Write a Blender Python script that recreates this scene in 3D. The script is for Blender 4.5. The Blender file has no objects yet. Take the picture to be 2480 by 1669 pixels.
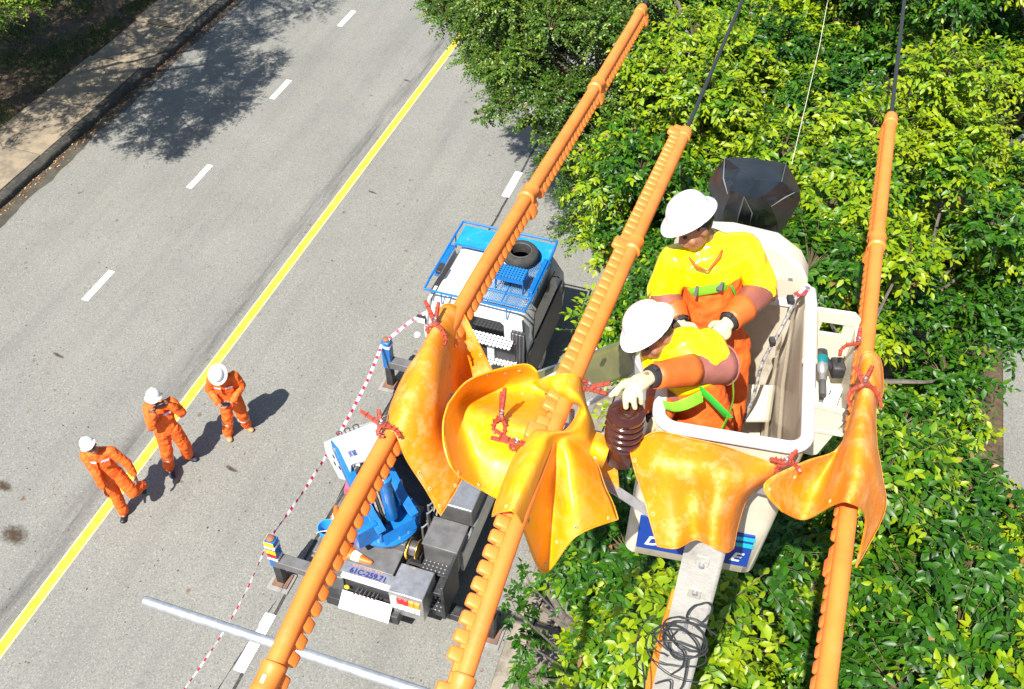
import bpy, bmesh, math, random
import numpy as np
from mathutils import Vector, Matrix, Euler
random.seed(7); RNG=np.random.default_rng(7)
SC=bpy.context.scene
# ---------------------------------------------------------------- camera, sky, sun, exposure
F=2450.0; CX,CY=1240.0,834.5; PITCH=math.radians(45.45); H=13.2
SP,CP=math.sin(PITCH),math.cos(PITCH)
cam=bpy.data.cameras.new('camera'); camo=bpy.data.objects.new('camera',cam); SC.collection.objects.link(camo)
camo.location=(0,0,H); camo.rotation_euler=(math.radians(90)-PITCH,0,0)
cam.sensor_width=36; cam.lens=36*F/2480; cam.clip_start=.1; cam.clip_end=3000
SC.camera=camo
SUN_EL=math.radians(56); SUN_AZ=math.radians(29)      # azimuth towards which shadows fall, from +Y to +X
wd=bpy.data.worlds.new('World'); SC.world=wd; wd.use_nodes=True
nt=wd.node_tree; nt.nodes.clear()
sk=nt.nodes.new('ShaderNodeTexSky'); sk.sky_type='NISHITA'; sk.sun_disc=False
sk.sun_elevation=SUN_EL; sk.sun_rotation=SUN_AZ+math.pi; sk.air_density=1.0; sk.dust_density=1.0; sk.ozone_density=1.0
bg=nt.nodes.new('ShaderNodeBackground'); bg.inputs[1].default_value=0.085
wo=nt.nodes.new('ShaderNodeOutputWorld'); nt.links.new(sk.outputs[0],bg.inputs[0]); nt.links.new(bg.outputs[0],wo.inputs[0])
sl=bpy.data.lights.new('sun','SUN'); sl.energy=5.0; sl.angle=math.radians(.53); sl.color=(1,.955,.88)
so=bpy.data.objects.new('sun',sl); SC.collection.objects.link(so); so.location=(-6,-12,30)
LDIR=Vector((math.sin(SUN_AZ)*math.cos(SUN_EL),math.cos(SUN_AZ)*math.cos(SUN_EL),-math.sin(SUN_EL)))
so.rotation_euler=LDIR.to_track_quat('-Z','Y').to_euler()
SC.view_settings.view_transform='Standard'; SC.view_settings.look='None'; SC.view_settings.gamma=1
SC.view_settings.exposure=1.08; SC.view_settings.use_curve_mapping=False
SC.render.engine='CYCLES'
SC.cycles.max_bounces=6; SC.cycles.transparent_max_bounces=8
# ---------------------------------------------------------------- survey helpers
def ray(x,y):
    a=(x-CX)/F; b=(CY-y)/F
    return Vector((a,CP+b*SP,-SP+b*CP))
def at(x,y,z=0.):
    r=ray(x,y); return Vector((0,0,H))+r*((z-H)/r.z)
def atd(x,y,d): return Vector((0,0,H))+ray(x,y)*d
def pr(p):
    y,z=p[1],p[2]-H; d=y*CP-z*SP; u=y*SP+z*CP
    return (CX+F*p[0]/d,CY-F*u/d,d)
TH=math.radians(18.67)
VT=Vector((math.sin(TH),math.cos(TH),0)); VS=Vector((math.cos(TH),-math.sin(TH),0)); UP=Vector((0,0,1))
OG=at(0,1575)
def W(t,s,z=0.): return OG+VT*t+VS*s+UP*z          # t along the road, s across it
def TS(p): q=Vector(p)-OG; return q.dot(VT),q.dot(VS),p[2]
# ---------------------------------------------------------------- objects
def link(o): SC.collection.objects.link(o); return o
def tag(o,label=None,cat=None,group=None,kind=None):
    if label: o['label']=label
    if cat: o['category']=cat
    if group: o['group']=group
    if kind: o['kind']=kind
    return o
def thing(name,label,cat,loc=(0,0,0),rotz=0,group=None):
    o=bpy.data.objects.new(name,None); link(o); o.location=loc; o.rotation_euler=(0,0,rotz); o.empty_display_size=.1
    return tag(o,label,cat,group)
def obj(name,me,mat,parent=None,loc=None):
    o=bpy.data.objects.new(name,me); link(o)
    if mat is not None and not len(me.materials): me.materials.append(mat)
    if parent is not None: o.parent=parent
    if loc is not None: o.location=loc
    return o
def copy_tree(o,parent=None):
    c=o.copy(); link(c); c.parent=parent
    for ch in list(o.children): copy_tree(ch,c)
    return c
def frame(d,up=UP):
    d=Vector(d).normalized(); u=Vector(up)
    if abs(d.dot(u.normalized()))>.98: u=Vector((0,1,0)) if abs(d.y)<.9 else Vector((1,0,0))
    x=d.cross(u).normalized(); y=x.cross(d).normalized()
    return x,y,d
class MB:
    def __init__(s): s.v=[]; s.f=[]
    def add(s,vs,fs):
        b=len(s.v); s.v+= [tuple(v) for v in vs]; s.f+=[tuple(i+b for i in f) for f in fs]; return s
    def box(s,c,sz,R=None):
        c=Vector(c); R=R or Matrix.Identity(3); h=[k/2 for k in sz]
        vs=[c+R@Vector((x*h[0],y*h[1],z*h[2])) for x in(-1,1) for y in(-1,1) for z in(-1,1)]
        return s.add(vs,[(0,1,3,2),(4,6,7,5),(0,4,5,1),(2,3,7,6),(0,2,6,4),(1,5,7,3)])
    def bar(s,a,b,w,h,up=UP):
        a=Vector(a); b=Vector(b); x,y,d=frame(b-a,up)
        R=Matrix((x,d,y)).transposed(); return s.box((a+b)/2,(w,(b-a).length,h),R)
    def tube(s,pts,r,n=10,cap=True,sq=None,up=UP):
        pts=[Vector(p) for p in pts]; m=len(pts)
        rs=r if isinstance(r,(list,tuple)) else [r]*m
        vs=[]; fs=[]; px=None
        for i,p in enumerate(pts):
            d=(pts[min(i+1,m-1)]-pts[max(i-1,0)])
            if d.length<1e-9: d=Vector((0,0,1))
            d.normalize()
            if px is None: x,y,_=frame(d,up)
            else:
                x=px-d*px.dot(d)
                x=x.normalized() if x.length>1e-6 else frame(d)[0]
                y=x.cross(d).normalized()
            px=x
            ra=rs[i] if isinstance(rs[i],(tuple,list)) else (rs[i],rs[i])
            for k in range(n):
                a=2*math.pi*k/n; vs.append(p+x*(ra[0]*math.cos(a))+y*(ra[1]*math.sin(a)))
        for i in range(m-1):
            for k in range(n):
                k2=(k+1)%n; fs.append((i*n+k,i*n+k2,(i+1)*n+k2,(i+1)*n+k))
        if cap: fs.append(tuple(range(n))[::-1]); fs.append(tuple(range((m-1)*n,m*n)))
        return s.add(vs,fs)
    def cyl(s,a,b,r0,r1=None,n=16): return s.tube([a,b],[r0,r0 if r1 is None else r1],n)
    def lathe(s,prof,o=(0,0,0),ax=UP,n=24,up=Vector((0,1,0)),sx=1,sy=1):
        o=Vector(o); x,y,d=frame(ax,up); vs=[]; fs=[]
        for r,z in prof:
            for k in range(n):
                a=2*math.pi*k/n; vs.append(o+x*(r*sx*math.cos(a))+y*(r*sy*math.sin(a))+d*z)
        for i in range(len(prof)-1):
            for k in range(n):
                k2=(k+1)%n; fs.append((i*n+k,i*n+k2,(i+1)*n+k2,(i+1)*n+k))
        fs.append(tuple(range(n))[::-1]); fs.append(tuple(range((len(prof)-1)*n,len(prof)*n)))
        return s.add(vs,fs)
    def prism(s,poly,o,ux,uy,ext):
        o=Vector(o);ux=Vector(ux);uy=Vector(uy);e=Vector(ext); n=len(poly)
        a=[o+ux*p[0]+uy*p[1] for p in poly]; vs=a+[p+e for p in a]
        fs=[tuple(range(n))[::-1],tuple(range(n,2*n))]+[(i,(i+1)%n,(i+1)%n+n,i+n) for i in range(n)]
        return s.add(vs,fs)
    def ball(s,c,r,n=12,m=8,R=None):
        c=Vector(c); r=r if isinstance(r,(tuple,list)) else (r,r,r); R=R or Matrix.Identity(3)
        vs=[];fs=[]
        for i in range(m+1):
            ph=math.pi*i/m
            for k in range(n):
                a=2*math.pi*k/n
                vs.append(c+R@Vector((r[0]*math.sin(ph)*math.cos(a),r[1]*math.sin(ph)*math.sin(a),-r[2]*math.cos(ph))))
        for i in range(m):
            for k in range(n):
                k2=(k+1)%n
                if i==0: fs.append((k,(i+1)*n+k2,(i+1)*n+k))
                elif i==m-1: fs.append((i*n+k,i*n+k2,(i+1)*n+k))
                else: fs.append((i*n+k,i*n+k2,(i+1)*n+k2,(i+1)*n+k))
        return s.add(vs,fs)
    def grid(s,P):
        a=len(P); b=len(P[0])
        return s.add([p for r in P for p in r],[(i*b+j,i*b+j+1,(i+1)*b+j+1,(i+1)*b+j) for i in range(a-1) for j in range(b-1)])
    def mesh(s,name):
        me=bpy.data.meshes.new(name); me.from_pydata(s.v,[],s.f); me.update(); return me
    def build(s,name,mat,parent=None,smooth=True,ang=38,bev=0,seg=2,solid=0,off=0,sub=0,fixn=True):
        me=s.mesh(name)
        if fixn:
            bm=bmesh.new(); bm.from_mesh(me); bmesh.ops.recalc_face_normals(bm,faces=bm.faces); bm.to_mesh(me); bm.free()
        if smooth:
            me.polygons.foreach_set('use_smooth',[True]*len(me.polygons)); me.set_sharp_from_angle(angle=math.radians(ang))
        o=obj(name,me,mat,parent)
        if solid: m=o.modifiers.new('s','SOLIDIFY'); m.thickness=solid; m.offset=off
        if bev:
            m=o.modifiers.new('b','BEVEL'); m.width=bev; m.segments=seg; m.limit_method='ANGLE'; m.angle_limit=math.radians(40); m.harden_normals=False
        if sub: m=o.modifiers.new('u','SUBSURF'); m.levels=sub; m.render_levels=sub
        return o
def spline(pts,n=8,closed=False):
    P=[Vector(p) for p in pts]; m=len(P); out=[]
    g=lambda i: P[i%m] if closed else P[max(0,min(m-1,i))]
    for i in range(m if closed else m-1):
        a,b,c,d=g(i-1),g(i),g(i+1),g(i+2)
        for k in range(n):
            u=k/n; out.append(.5*((2*b)+(c-a)*u+(2*a-5*b+4*c-d)*u*u+(3*b-a-3*c+d)*u**3))
    if not closed: out.append(P[-1])
    return out
def patch(rows,nu=6,nv=6):
    """smooth surface through a grid of control points"""
    R=[spline(r,nv) for r in rows]; cols=[spline([R[i][j] for i in range(len(R))],nu) for j in range(len(R[0]))]
    return [[cols[j][i] for j in range(len(cols))] for i in range(len(cols[0]))]
# ---------------------------------------------------------------- materials
MATS={}
def C(h):
    h=h.lstrip('#'); c=[int(h[i:i+2],16)/255 for i in(0,2,4)]
    return tuple((x/12.92 if x<=.04045 else ((x+.055)/1.055)**2.4) for x in c)+(1,)
def mat(name,col,rough=.5,metal=0.,col2=None,scale=6.,lo=.42,hi=.62,detail=6,bump=0.,bscale=None,coat=0.,spec=.5,trans=0.,coords='Object',dirt=None,dscale=14.,damt=.5,rvar=0.):
    """principled surface: base colour, a second colour in noise patches, optional specks of dirt and a fine relief"""
    if name in MATS: return MATS[name]
    m=bpy.data.materials.new(name); m.use_nodes=True; t=m.node_tree; N=t.nodes; L=t.links
    p=N['Principled BSDF']; p.inputs['Roughness'].default_value=rough; p.inputs['Metallic'].default_value=metal
    p.inputs['Coat Weight'].default_value=coat; p.inputs['Coat Roughness'].default_value=.12; p.inputs['Specular IOR Level'].default_value=spec
    col=tuple(col) if len(col)==4 else tuple(col)+(1,)
    p.inputs['Base Color'].default_value=col
    tc=N.new('ShaderNodeTexCoord'); co=tc.outputs[coords]
    out=None
    if col2 is not None:
        col2=tuple(col2) if len(col2)==4 else tuple(col2)+(1,)
        no=N.new('ShaderNodeTexNoise'); no.inputs['Scale'].default_value=scale; no.inputs['Detail'].default_value=detail; no.inputs['Roughness'].default_value=.62
        L.new(co,no.inputs['Vector']); mr=N.new('ShaderNodeMapRange'); mr.inputs[1].default_value=lo; mr.inputs[2].default_value=hi
        L.new(no.outputs[0],mr.inputs[0]); mx=N.new('ShaderNodeMix'); mx.data_type='RGBA'
        mx.inputs[6].default_value=col; mx.inputs[7].default_value=col2; L.new(mr.outputs[0],mx.inputs[0]); out=mx.outputs[2]
        if rvar:
            ra=N.new('ShaderNodeMapRange'); ra.inputs[3].default_value=rough; ra.inputs[4].default_value=rough+rvar; L.new(mr.outputs[0],ra.inputs[0]); L.new(ra.outputs[0],p.inputs['Roughness'])
    if dirt is not None:
        dirt=tuple(dirt) if len(dirt)==4 else tuple(dirt)+(1,)
        no=N.new('ShaderNodeTexNoise'); no.inputs['Scale'].default_value=dscale; no.inputs['Detail'].default_value=8; no.inputs['Roughness'].default_value=.7
        L.new(co,no.inputs['Vector']); mr=N.new('ShaderNodeMapRange'); mr.inputs[1].default_value=.56; mr.inputs[2].default_value=.74; mr.inputs[4].default_value=damt
        L.new(no.outputs[0],mr.inputs[0]); mx=N.new('ShaderNodeMix'); mx.data_type='RGBA'
        if out is None: mx.inputs[6].default_value=col
        else: L.new(out,mx.inputs[6])
        mx.inputs[7].default_value=dirt; L.new(mr.outputs[0],mx.inputs[0]); out=mx.outputs[2]
    if out is not None: L.new(out,p.inputs['Base Color'])
    if bump:
        no=N.new('ShaderNodeTexNoise'); no.inputs['Scale'].default_value=bscale or scale*3; no.inputs['Detail'].default_value=5; L.new(co,no.inputs['Vector'])
        bu=N.new('ShaderNodeBump'); bu.inputs['Strength'].default_value=min(1,bump); bu.inputs['Distance'].default_value=.01; L.new(no.outputs[0],bu.inputs['Height']); L.new(bu.outputs[0],p.inputs['Normal'])
    MATS[name]=m; return m

def creases(m,scale,strength=.6,dist=.03,stretch=(1,1,1)):
    """sharp soft-goods creases: ridged relief on top of the surface"""
    t=m.node_tree; N=t.nodes; n=N.new('ShaderNodeTexNoise'); n.noise_type='RIDGED_MULTIFRACTAL'; n.inputs['Scale'].default_value=scale; n.inputs['Detail'].default_value=2.2; n.inputs['Distortion'].default_value=.5
    tc=N.new('ShaderNodeTexCoord'); mp=N.new('ShaderNodeMapping'); mp.inputs['Scale'].default_value=stretch; t.links.new(tc.outputs['Object'],mp.inputs[0]); t.links.new(mp.outputs[0],n.inputs['Vector'])
    b=N.new('ShaderNodeBump'); b.inputs['Strength'].default_value=strength; b.inputs['Distance'].default_value=dist; t.links.new(n.outputs[0],b.inputs['Height'])
    p=N['Principled BSDF']
    if p.inputs['Normal'].is_linked: t.links.new(p.inputs['Normal'].links[0].from_socket,b.inputs['Normal'])
    t.links.new(b.outputs[0],p.inputs['Normal']); return m
# ================================================================ setting
def road_mat():
    m=bpy.data.materials.new('asphalt'); m.use_nodes=True; t=m.node_tree; N=t.nodes; L=t.links; p=N['Principled BSDF']
    tc=N.new('ShaderNodeTexCoord'); co=tc.outputs['Object']
    def noise(sc,d=4,r=.6,vec=co):
        n=N.new('ShaderNodeTexNoise'); n.inputs['Scale'].default_value=sc; n.inputs['Detail'].default_value=d; n.inputs['Roughness'].default_value=r; L.new(vec,n.inputs['Vector']); return n.outputs[0]
    def rng(x,a,b,c=0.,d=1.):
        n=N.new('ShaderNodeMapRange'); n.inputs[1].default_value=a;n.inputs[2].default_value=b;n.inputs[3].default_value=c;n.inputs[4].default_value=d; L.new(x,n.inputs[0]); return n.outputs[0]
    def mix(f,a,b,bl='MIX'):
        n=N.new('ShaderNodeMix'); n.data_type='RGBA'; n.blend_type=bl
        if isinstance(f,float): n.inputs[0].default_value=f
        else: L.new(f,n.inputs[0])
        for i,x in((6,a),(7,b)):
            if isinstance(x,tuple): n.inputs[i].default_value=x
            else: L.new(x,n.inputs[i])
        return n.outputs[2]
    base=mix(rng(noise(.45,5),.3,.72),(.178,.177,.160,1),(.222,.219,.194,1))
    # aggregate: light and dark stones
    vo=N.new('ShaderNodeTexVoronoi'); vo.inputs['Scale'].default_value=62; L.new(co,vo.inputs['Vector'])
    bw=N.new('ShaderNodeSeparateColor'); L.new(vo.outputs['Color'],bw.inputs[0])
    base=mix(rng(bw.outputs[0],.78,.98,0.,.42),base,(.37,.35,.30,1)); base=mix(rng(bw.outputs[1],.72,.98,0.,.5),base,(.06,.061,.055,1))
    base=mix(rng(noise(26,3,.7),.38,.68,0.,.4),base,(.105,.104,.095,1))
    # tyre tracks: darker bands that run with the road
    mp=N.new('ShaderNodeMapping'); mp.inputs['Scale'].default_value=(1.1,.07,1); L.new(co,mp.inputs[0])
    tr=noise(1.5,4,.6,mp.outputs[0]); base=mix(rng(tr,.48,.72,0.,.28),base,(.085,.086,.084,1))
    mp2=N.new('ShaderNodeMapping'); mp2.inputs['Scale'].default_value=(6,.5,1); L.new(co,mp2.inputs[0])
    # dark rubbed strip beside the yellow line
    sx=N.new('ShaderNodeSeparateXYZ'); L.new(co,sx.inputs[0])
    ad=N.new('ShaderNodeMath'); ad.operation='ADD'; ad.inputs[1].default_value=.33; L.new(sx.outputs[0],ad.inputs[0])
    ab=N.new('ShaderNodeMath'); ab.operation='ABSOLUTE'; L.new(ad.outputs[0],ab.inputs[0])
    k=rng(ab.outputs[0],.0,.3,1.,0.); k2=rng(noise(1.,6,.7,mp2.outputs[0]),.38,.62)
    mu=N.new('ShaderNodeMath'); mu.operation='MULTIPLY'; L.new(k,mu.inputs[0]); L.new(k2,mu.inputs[1])
    mu2=N.new('ShaderNodeMath'); mu2.operation='MULTIPLY'; mu2.inputs[1].default_value=.7; L.new(mu.outputs[0],mu2.inputs[0])
    base=mix(mu2.outputs[0],base,(.045,.045,.045,1))
    # small rust-brown blots
    v2=N.new('ShaderNodeTexVoronoi'); v2.inputs['Scale'].default_value=2.3; v2.inputs['Randomness'].default_value=1
    wn=N.new('ShaderNodeTexNoise'); wn.inputs['Scale'].default_value=9; L.new(co,wn.inputs['Vector'])
    vm=N.new('ShaderNodeVectorMath'); vm.operation='SCALE'; vm.inputs['Scale'].default_value=.12; L.new(wn.outputs['Color'],vm.inputs[0])
    va=N.new('ShaderNodeVectorMath'); L.new(co,va.inputs[0]); L.new(vm.outputs[0],va.inputs[1]); L.new(va.outputs[0],v2.inputs['Vector'])
    spot=rng(v2.outputs['Distance'],.02,.13,1.,0.); sc2=N.new('ShaderNodeSeparateColor'); L.new(v2.outputs['Color'],sc2.inputs[0])
    pick=rng(sc2.outputs[0],.25,.8)
    mm=N.new('ShaderNodeMath'); mm.operation='MULTIPLY'; L.new(spot,mm.inputs[0]); L.new(pick,mm.inputs[1])
    m3=N.new('ShaderNodeMath'); m3.operation='MULTIPLY'; m3.inputs[1].default_value=.85; L.new(mm.outputs[0],m3.inputs[0])
    base=mix(m3.outputs[0],base,(.10,.055,.022,1))
    L.new(base,p.inputs['Base Color']); p.inputs['Roughness'].default_value=.82; p.inputs['Specular IOR Level'].default_value=.3
    bu=N.new('ShaderNodeBump'); bu.inputs['Strength'].default_value=.35; bu.inputs['Distance'].default_value=.006
    L.new(bw.outputs[0],bu.inputs['Height']); L.new(bu.outputs[0],p.inputs['Normal'])
    return m
M_ASPH=road_mat()
M_SOIL=mat('soil_litter',(.055,.038,.022),.95,col2=(.10,.065,.035),scale=9,detail=9,bump=.8,bscale=40,dirt=(.02,.035,.008),dscale=2.2,damt=.9)
M_CONC=mat('worn_concrete',(.25,.20,.135),.9,col2=(.16,.13,.095),scale=3,detail=9,bump=.5,bscale=60,dirt=(.07,.06,.045),dscale=5,damt=.7)
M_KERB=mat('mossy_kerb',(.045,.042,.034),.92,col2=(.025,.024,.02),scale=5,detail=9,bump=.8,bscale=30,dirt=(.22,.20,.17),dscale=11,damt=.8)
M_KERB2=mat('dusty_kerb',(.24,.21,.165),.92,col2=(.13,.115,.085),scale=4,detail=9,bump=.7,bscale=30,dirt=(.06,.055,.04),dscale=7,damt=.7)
M_WET=mat('damp_gutter',(.075,.068,.052),.55,col2=(.05,.045,.035),scale=2.5,bump=.2,bscale=30)
M_YEL=mat('yellow_road_paint',(.80,.52,.015),.6,col2=(.74,.50,.05),scale=7,detail=8,dirt=(.38,.34,.24),dscale=16,damt=.75,bump=.2,bscale=60)
M_YELP=mat('faded_paint_edge',(.55,.52,.34),.7,col2=(.62,.52,.13),scale=9,detail=8)
M_WPAINT=mat('white_road_paint',(.78,.78,.76),.6,col2=(.68,.68,.66),scale=9,dirt=(.33,.33,.32),dscale=9,damt=.55)
M_TAR=mat('tar',(.022,.022,.022),.7,col2=(.05,.05,.048),scale=12)
def sheet(name,s0,s1,t0,t1,z,m,kind='structure',ns=1,ntt=1,jit=0,parent=None):
    """flat sheet laid in road coordinates: local x runs across the road, local y along it"""
    mb=MB(); r=random.Random(hash(name)%999)
    mb.grid([[(s0+(s1-s0)*j/ns+(r.uniform(-jit,jit) if jit and j in(0,ns) else 0),t0+(t1-t0)*i/ntt,0) for j in range(ns+1)] for i in range(ntt+1)])
    o=mb.build(name,m,parent,smooth=False)
    if parent is None: o.location=(OG.x,OG.y,z); o.rotation_euler=(0,0,-TH)
    else: o.location=(0,0,z)
    if kind and parent is None: o['kind']=kind
    return o
def solid(name,s0,s1,t0,t1,z0,z1,m,bev=.01,parent=None,kind='structure'):
    mb=MB().box(((s0+s1)/2,(t0+t1)/2,(z0+z1)/2),(s1-s0,t1-t0,z1-z0)); o=mb.build(name,m,parent,bev=bev,smooth=False)
    if parent is None: o.location=(OG.x,OG.y,0); o.rotation_euler=(0,0,-TH); o['kind']=kind
    return o
sheet('ground',-900,900,-400,1500,-.02,M_SOIL)
road=sheet('road',-6.66,6.78,-60,160,0,M_ASPH)
sheet('side_road',13.42,22,-60,160,.012,M_ASPH)
# gutters
g=sheet('gutter',-6.66,-6.30,-20,60,.004,M_WET,ns=2,ntt=400)
me=g.data; r=random.Random(4); ph=[0.]
for i,vv in enumerate(me.vertices):
    if i%3==2: ph[0]=ph[0]*.86+r.gauss(0,.022); vv.co.x+=ph[0]+.05*math.sin(i*.02)
# kerbs: rounded worn profile
def kerb(name,s_out,s_in,h,m,t0,t1,seed,flip=1,amp=.012):
    r=random.Random(seed); n=int((t1-t0)/.12); P=[]
    prof=[(0,-.03),(.012,h*.55),(.05,h*.88),(.11,h),(.5,h+.004),(1,h-.002),(1,-.03)]
    ph=0
    for i in range(n+1):
        t=t0+(t1-t0)*i/n; ph=ph*.85+r.gauss(0,amp*.6); row=[]
        for k,(u,z) in enumerate(prof):
            s=s_out+(s_in-s_out)*u*flip
            row.append((s+(ph if k in(1,2,3) else 0)+r.gauss(0,amp*.25),t,z+(r.gauss(0,amp*.25) if 0<k<5 else 0)))
        P.append(row)
    o=MB().grid(P).build(name,m,ang=60); o.location=(OG.x,OG.y,0); o.rotation_euler=(0,0,-TH); o['kind']='structure'; return o
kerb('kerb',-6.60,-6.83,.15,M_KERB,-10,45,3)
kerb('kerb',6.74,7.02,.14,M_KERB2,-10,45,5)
# left pavement, slab by slab
pv=bpy.data.objects.new('pavement',None); link(pv); pv.location=(OG.x,OG.y,0); pv.rotation_euler=(0,0,-TH); pv['kind']='structure'
M_JOINT=mat('joint_dirt',(.03,.026,.02),.95)
r=random.Random(2)
for i in range(-4,20):
    t0=16.16+(i-12)*2.0
    mb=MB(); a,b=-8.38+r.uniform(-.03,.03),-6.845
    mb.box(((a+b)/2,t0+1.0,.065),(b-a,1.965,.16)); o=mb.build('slab',M_CONC,pv,bev=.012,smooth=False); o.location.z=r.uniform(-.006,.006); o.rotation_euler=(r.uniform(-.003,.003),r.uniform(-.004,.004),0)
sheet('joint_bed',-8.40,-6.84,6-14,40,.10,M_JOINT,parent=pv)
# right pavement between kerb and verge
pv2=bpy.data.objects.new('pavement',None); link(pv2); pv2.location=(OG.x,OG.y,0); pv2.rotation_euler=(0,0,-TH); pv2['kind']='structure'
M_CONC2=mat('dirty_concrete',(.17,.145,.115),.92,col2=(.10,.085,.06),scale=3,detail=9,bump=.6,bscale=50,dirt=(.05,.045,.03),dscale=6,damt=.8)
for i in range(-3,12):
    t0=-1.2+i*2.0
    mb=MB(); mb.box((7.03+.62,t0+1.0,.055),(1.22,1.97,.15)); o=mb.build('slab',M_CONC2,pv2,bev=.012,smooth=False); o.location.z=r.uniform(-.006,.006)
# markings
for w,m,z in((.19,M_YELP,.004),(.135,M_YEL,.008)):
    sheet('yellow_line' if w<.15 else 'yellow_line_edge',-w/2,w/2,-40,120,z,m)
solidm=[]
for k in range(-4,14):
    t=7.0+3.75*(k); sheet('lane_dash',-3.22-.07,-3.22+.07,t-.45,t+.45,.005,M_WPAINT)
for k in range(-3,9):
    t=12.66-11.4+3.8*k; sheet('lane_dash',3.355-.085,3.355+.085,t-.47,t+.47,.012,M_WPAINT)
# tar seam that runs through the right-hand dashes
tm=MB(); r=random.Random(11); P=[]
for i in range(240):
    t=-8+i*.15; j=.012*math.sin(t*1.7)+r.gauss(0,.004); P.append([(3.405+j-.022,t,0),(3.405+j+.022,t,0)])
o=tm.grid(P).build('tar_seam',M_TAR,smooth=False); o.location=(OG.x,OG.y,.006); o.rotation_euler=(0,0,-TH); o['kind']='structure'
# oil and rust stains with a shape of their own
def stain(name,px,py,rx,ry,m,rot=0.):
    c=at(px,py); mb=MB(); r=random.Random(int(px)); n=30; k=[1+.22*math.sin(a*3+px)+r.uniform(-.12,.12) for a in range(n)]
    mb.add([(rx*k[i]*math.cos(6.283*i/n),ry*k[i]*math.sin(6.283*i/n),0) for i in range(n)],[tuple(range(n))])
    o=mb.build(name,m,smooth=False); o.location=(c.x,c.y,.005); o.rotation_euler=(0,0,rot); o['kind']='structure'; return o
M_STAIN=bpy.data.materials.new('rust_stain'); M_STAIN.use_nodes=True
t_=M_STAIN.node_tree; p_=t_.nodes['Principled BSDF']; p_.inputs['Base Color'].default_value=(.045,.025,.01,1); p_.inputs['Roughness'].default_value=.9
tc_=t_.nodes.new('ShaderNodeTexCoord'); gr_=t_.nodes.new('ShaderNodeTexGradient'); gr_.gradient_type='SPHERICAL'
mp_=t_.nodes.new('ShaderNodeMapping'); mp_.inputs['Location'].default_value=(-1,-1,0); mp_.inputs['Scale'].default_value=(2,2,0)
t_.links.new(tc_.outputs['Generated'],mp_.inputs[0]); t_.links.new(mp_.outputs[0],gr_.inputs[0])
no_=t_.nodes.new('ShaderNodeTexNoise'); no_.inputs['Scale'].default_value=14; no_.inputs['Detail'].default_value=6; t_.links.new(tc_.outputs['Object'],no_.inputs['Vector'])
mu_=t_.nodes.new('ShaderNodeMath'); mu_.operation='MULTIPLY'; t_.links.new(gr_.outputs[1],mu_.inputs[0]); t_.links.new(no_.outputs[0],mu_.inputs[1])
mr_=t_.nodes.new('ShaderNodeMapRange'); mr_.inputs[1].default_value=.1; mr_.inputs[2].default_value=.5; mr_.inputs[4].default_value=.95
t_.links.new(mu_.outputs[0],mr_.inputs[0]); t_.links.new(mr_.outputs[0],p_.inputs['Alpha'])
for q in [(35,1300,.30,.22),(8,1176,.24,.10),(560,1135,.16,.05),(900,465,.14,.04),(985,195,.14,.04),(140,860,.18,.04)]:
    stain('oil_stain',*q,M_STAIN,rot=-.5)
# ---------------------------------------------------------------- fallen leaves and grass (beyond counting)
def scatter(name,label,cat,pts,size,m,parent=None,curl=.35,up=0.,asp=.5):
    n=len(pts); P=np.array(pts,float); V=np.zeros((n,5,3)); 
    for i in range(n):
        a=RNG.uniform(0,6.283); L_=size*RNG.uniform(.5,1.3); w=L_*asp*RNG.uniform(.7,1.2); e=RNG.normal(0,curl)
        d=np.array([math.cos(a),math.sin(a),0]); q=np.array([-d[1],d[0],0]); zz=np.array([0,0,1.])
        c=P[i]; V[i,0]=c-d*L_/2; V[i,1]=c+q*w/2+zz*abs(e)*w; V[i,2]=c+d*L_/2+zz*abs(RNG.normal(0,.2))*L_; V[i,3]=c-q*w/2+zz*abs(e)*w*.7; V[i,4]=c
        V[i,:,2]+=up*0
    vs=V.reshape(-1,3); fs=[]
    for i in range(n): b=i*5; fs+=[(b,b+1,b+4),(b+1,b+2,b+4),(b+2,b+3,b+4),(b+3,b,b+4)]
    me=bpy.data.meshes.new(name); me.from_pydata(vs.tolist(),[],fs); o=obj(name,me,m,parent); 
    tag(o,label,cat,kind='stuff'); return o
def leafmat(name,cols,rough=.6):
    m=bpy.data.materials.new(name); m.use_nodes=True; t=m.node_tree; p=t.nodes['Principled BSDF']; p.inputs['Roughness'].default_value=rough
    g=t.nodes.new('ShaderNodeNewGeometry'); cr=t.nodes.new('ShaderNodeValToRGB'); cr.color_ramp.interpolation='CONSTANT'
    e=cr.color_ramp.elements
    while len(e)<len(cols): e.new(.5)
    for i,c in enumerate(cols): e[i].position=i/len(cols); e[i].color=c+(1,)
    t.links.new(g.outputs['Random Per Island'],cr.inputs[0]); t.links.new(cr.outputs[0],p.inputs['Base Color']); return m
M_DEAD=leafmat('dead_leaves',[(.10,.045,.018),(.18,.08,.03),(.06,.035,.02),(.24,.13,.05),(.13,.075,.04),(.045,.028,.015)])
M_DEAD2=leafmat('bright_dead_leaves',[(.30,.11,.035),(.36,.20,.08),(.18,.07,.025),(.42,.28,.13),(.20,.06,.03)])
pts=[]
for _ in range(1500):
    t=RNG.uniform(2,30); s=-6.62+abs(RNG.normal(0,.13)); pts.append(W(t,s,.012))
scatter('fallen_leaves','brown fallen leaves lying in the gutter along the dark kerb','leaf litter',pts,.06,M_DEAD2)
pts=[W(RNG.uniform(6,30),RNG.uniform(-16,-8.3),RNG.uniform(.0,.03)) for _ in range(9000)]
scatter('fallen_leaves','brown leaf litter under the trees beside the left pavement','leaf litter',pts,.07,M_DEAD)
pts=[W(RNG.uniform(-1,30),RNG.uniform(-6.3,6.5),.007) for _ in range(2600)]
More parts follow.
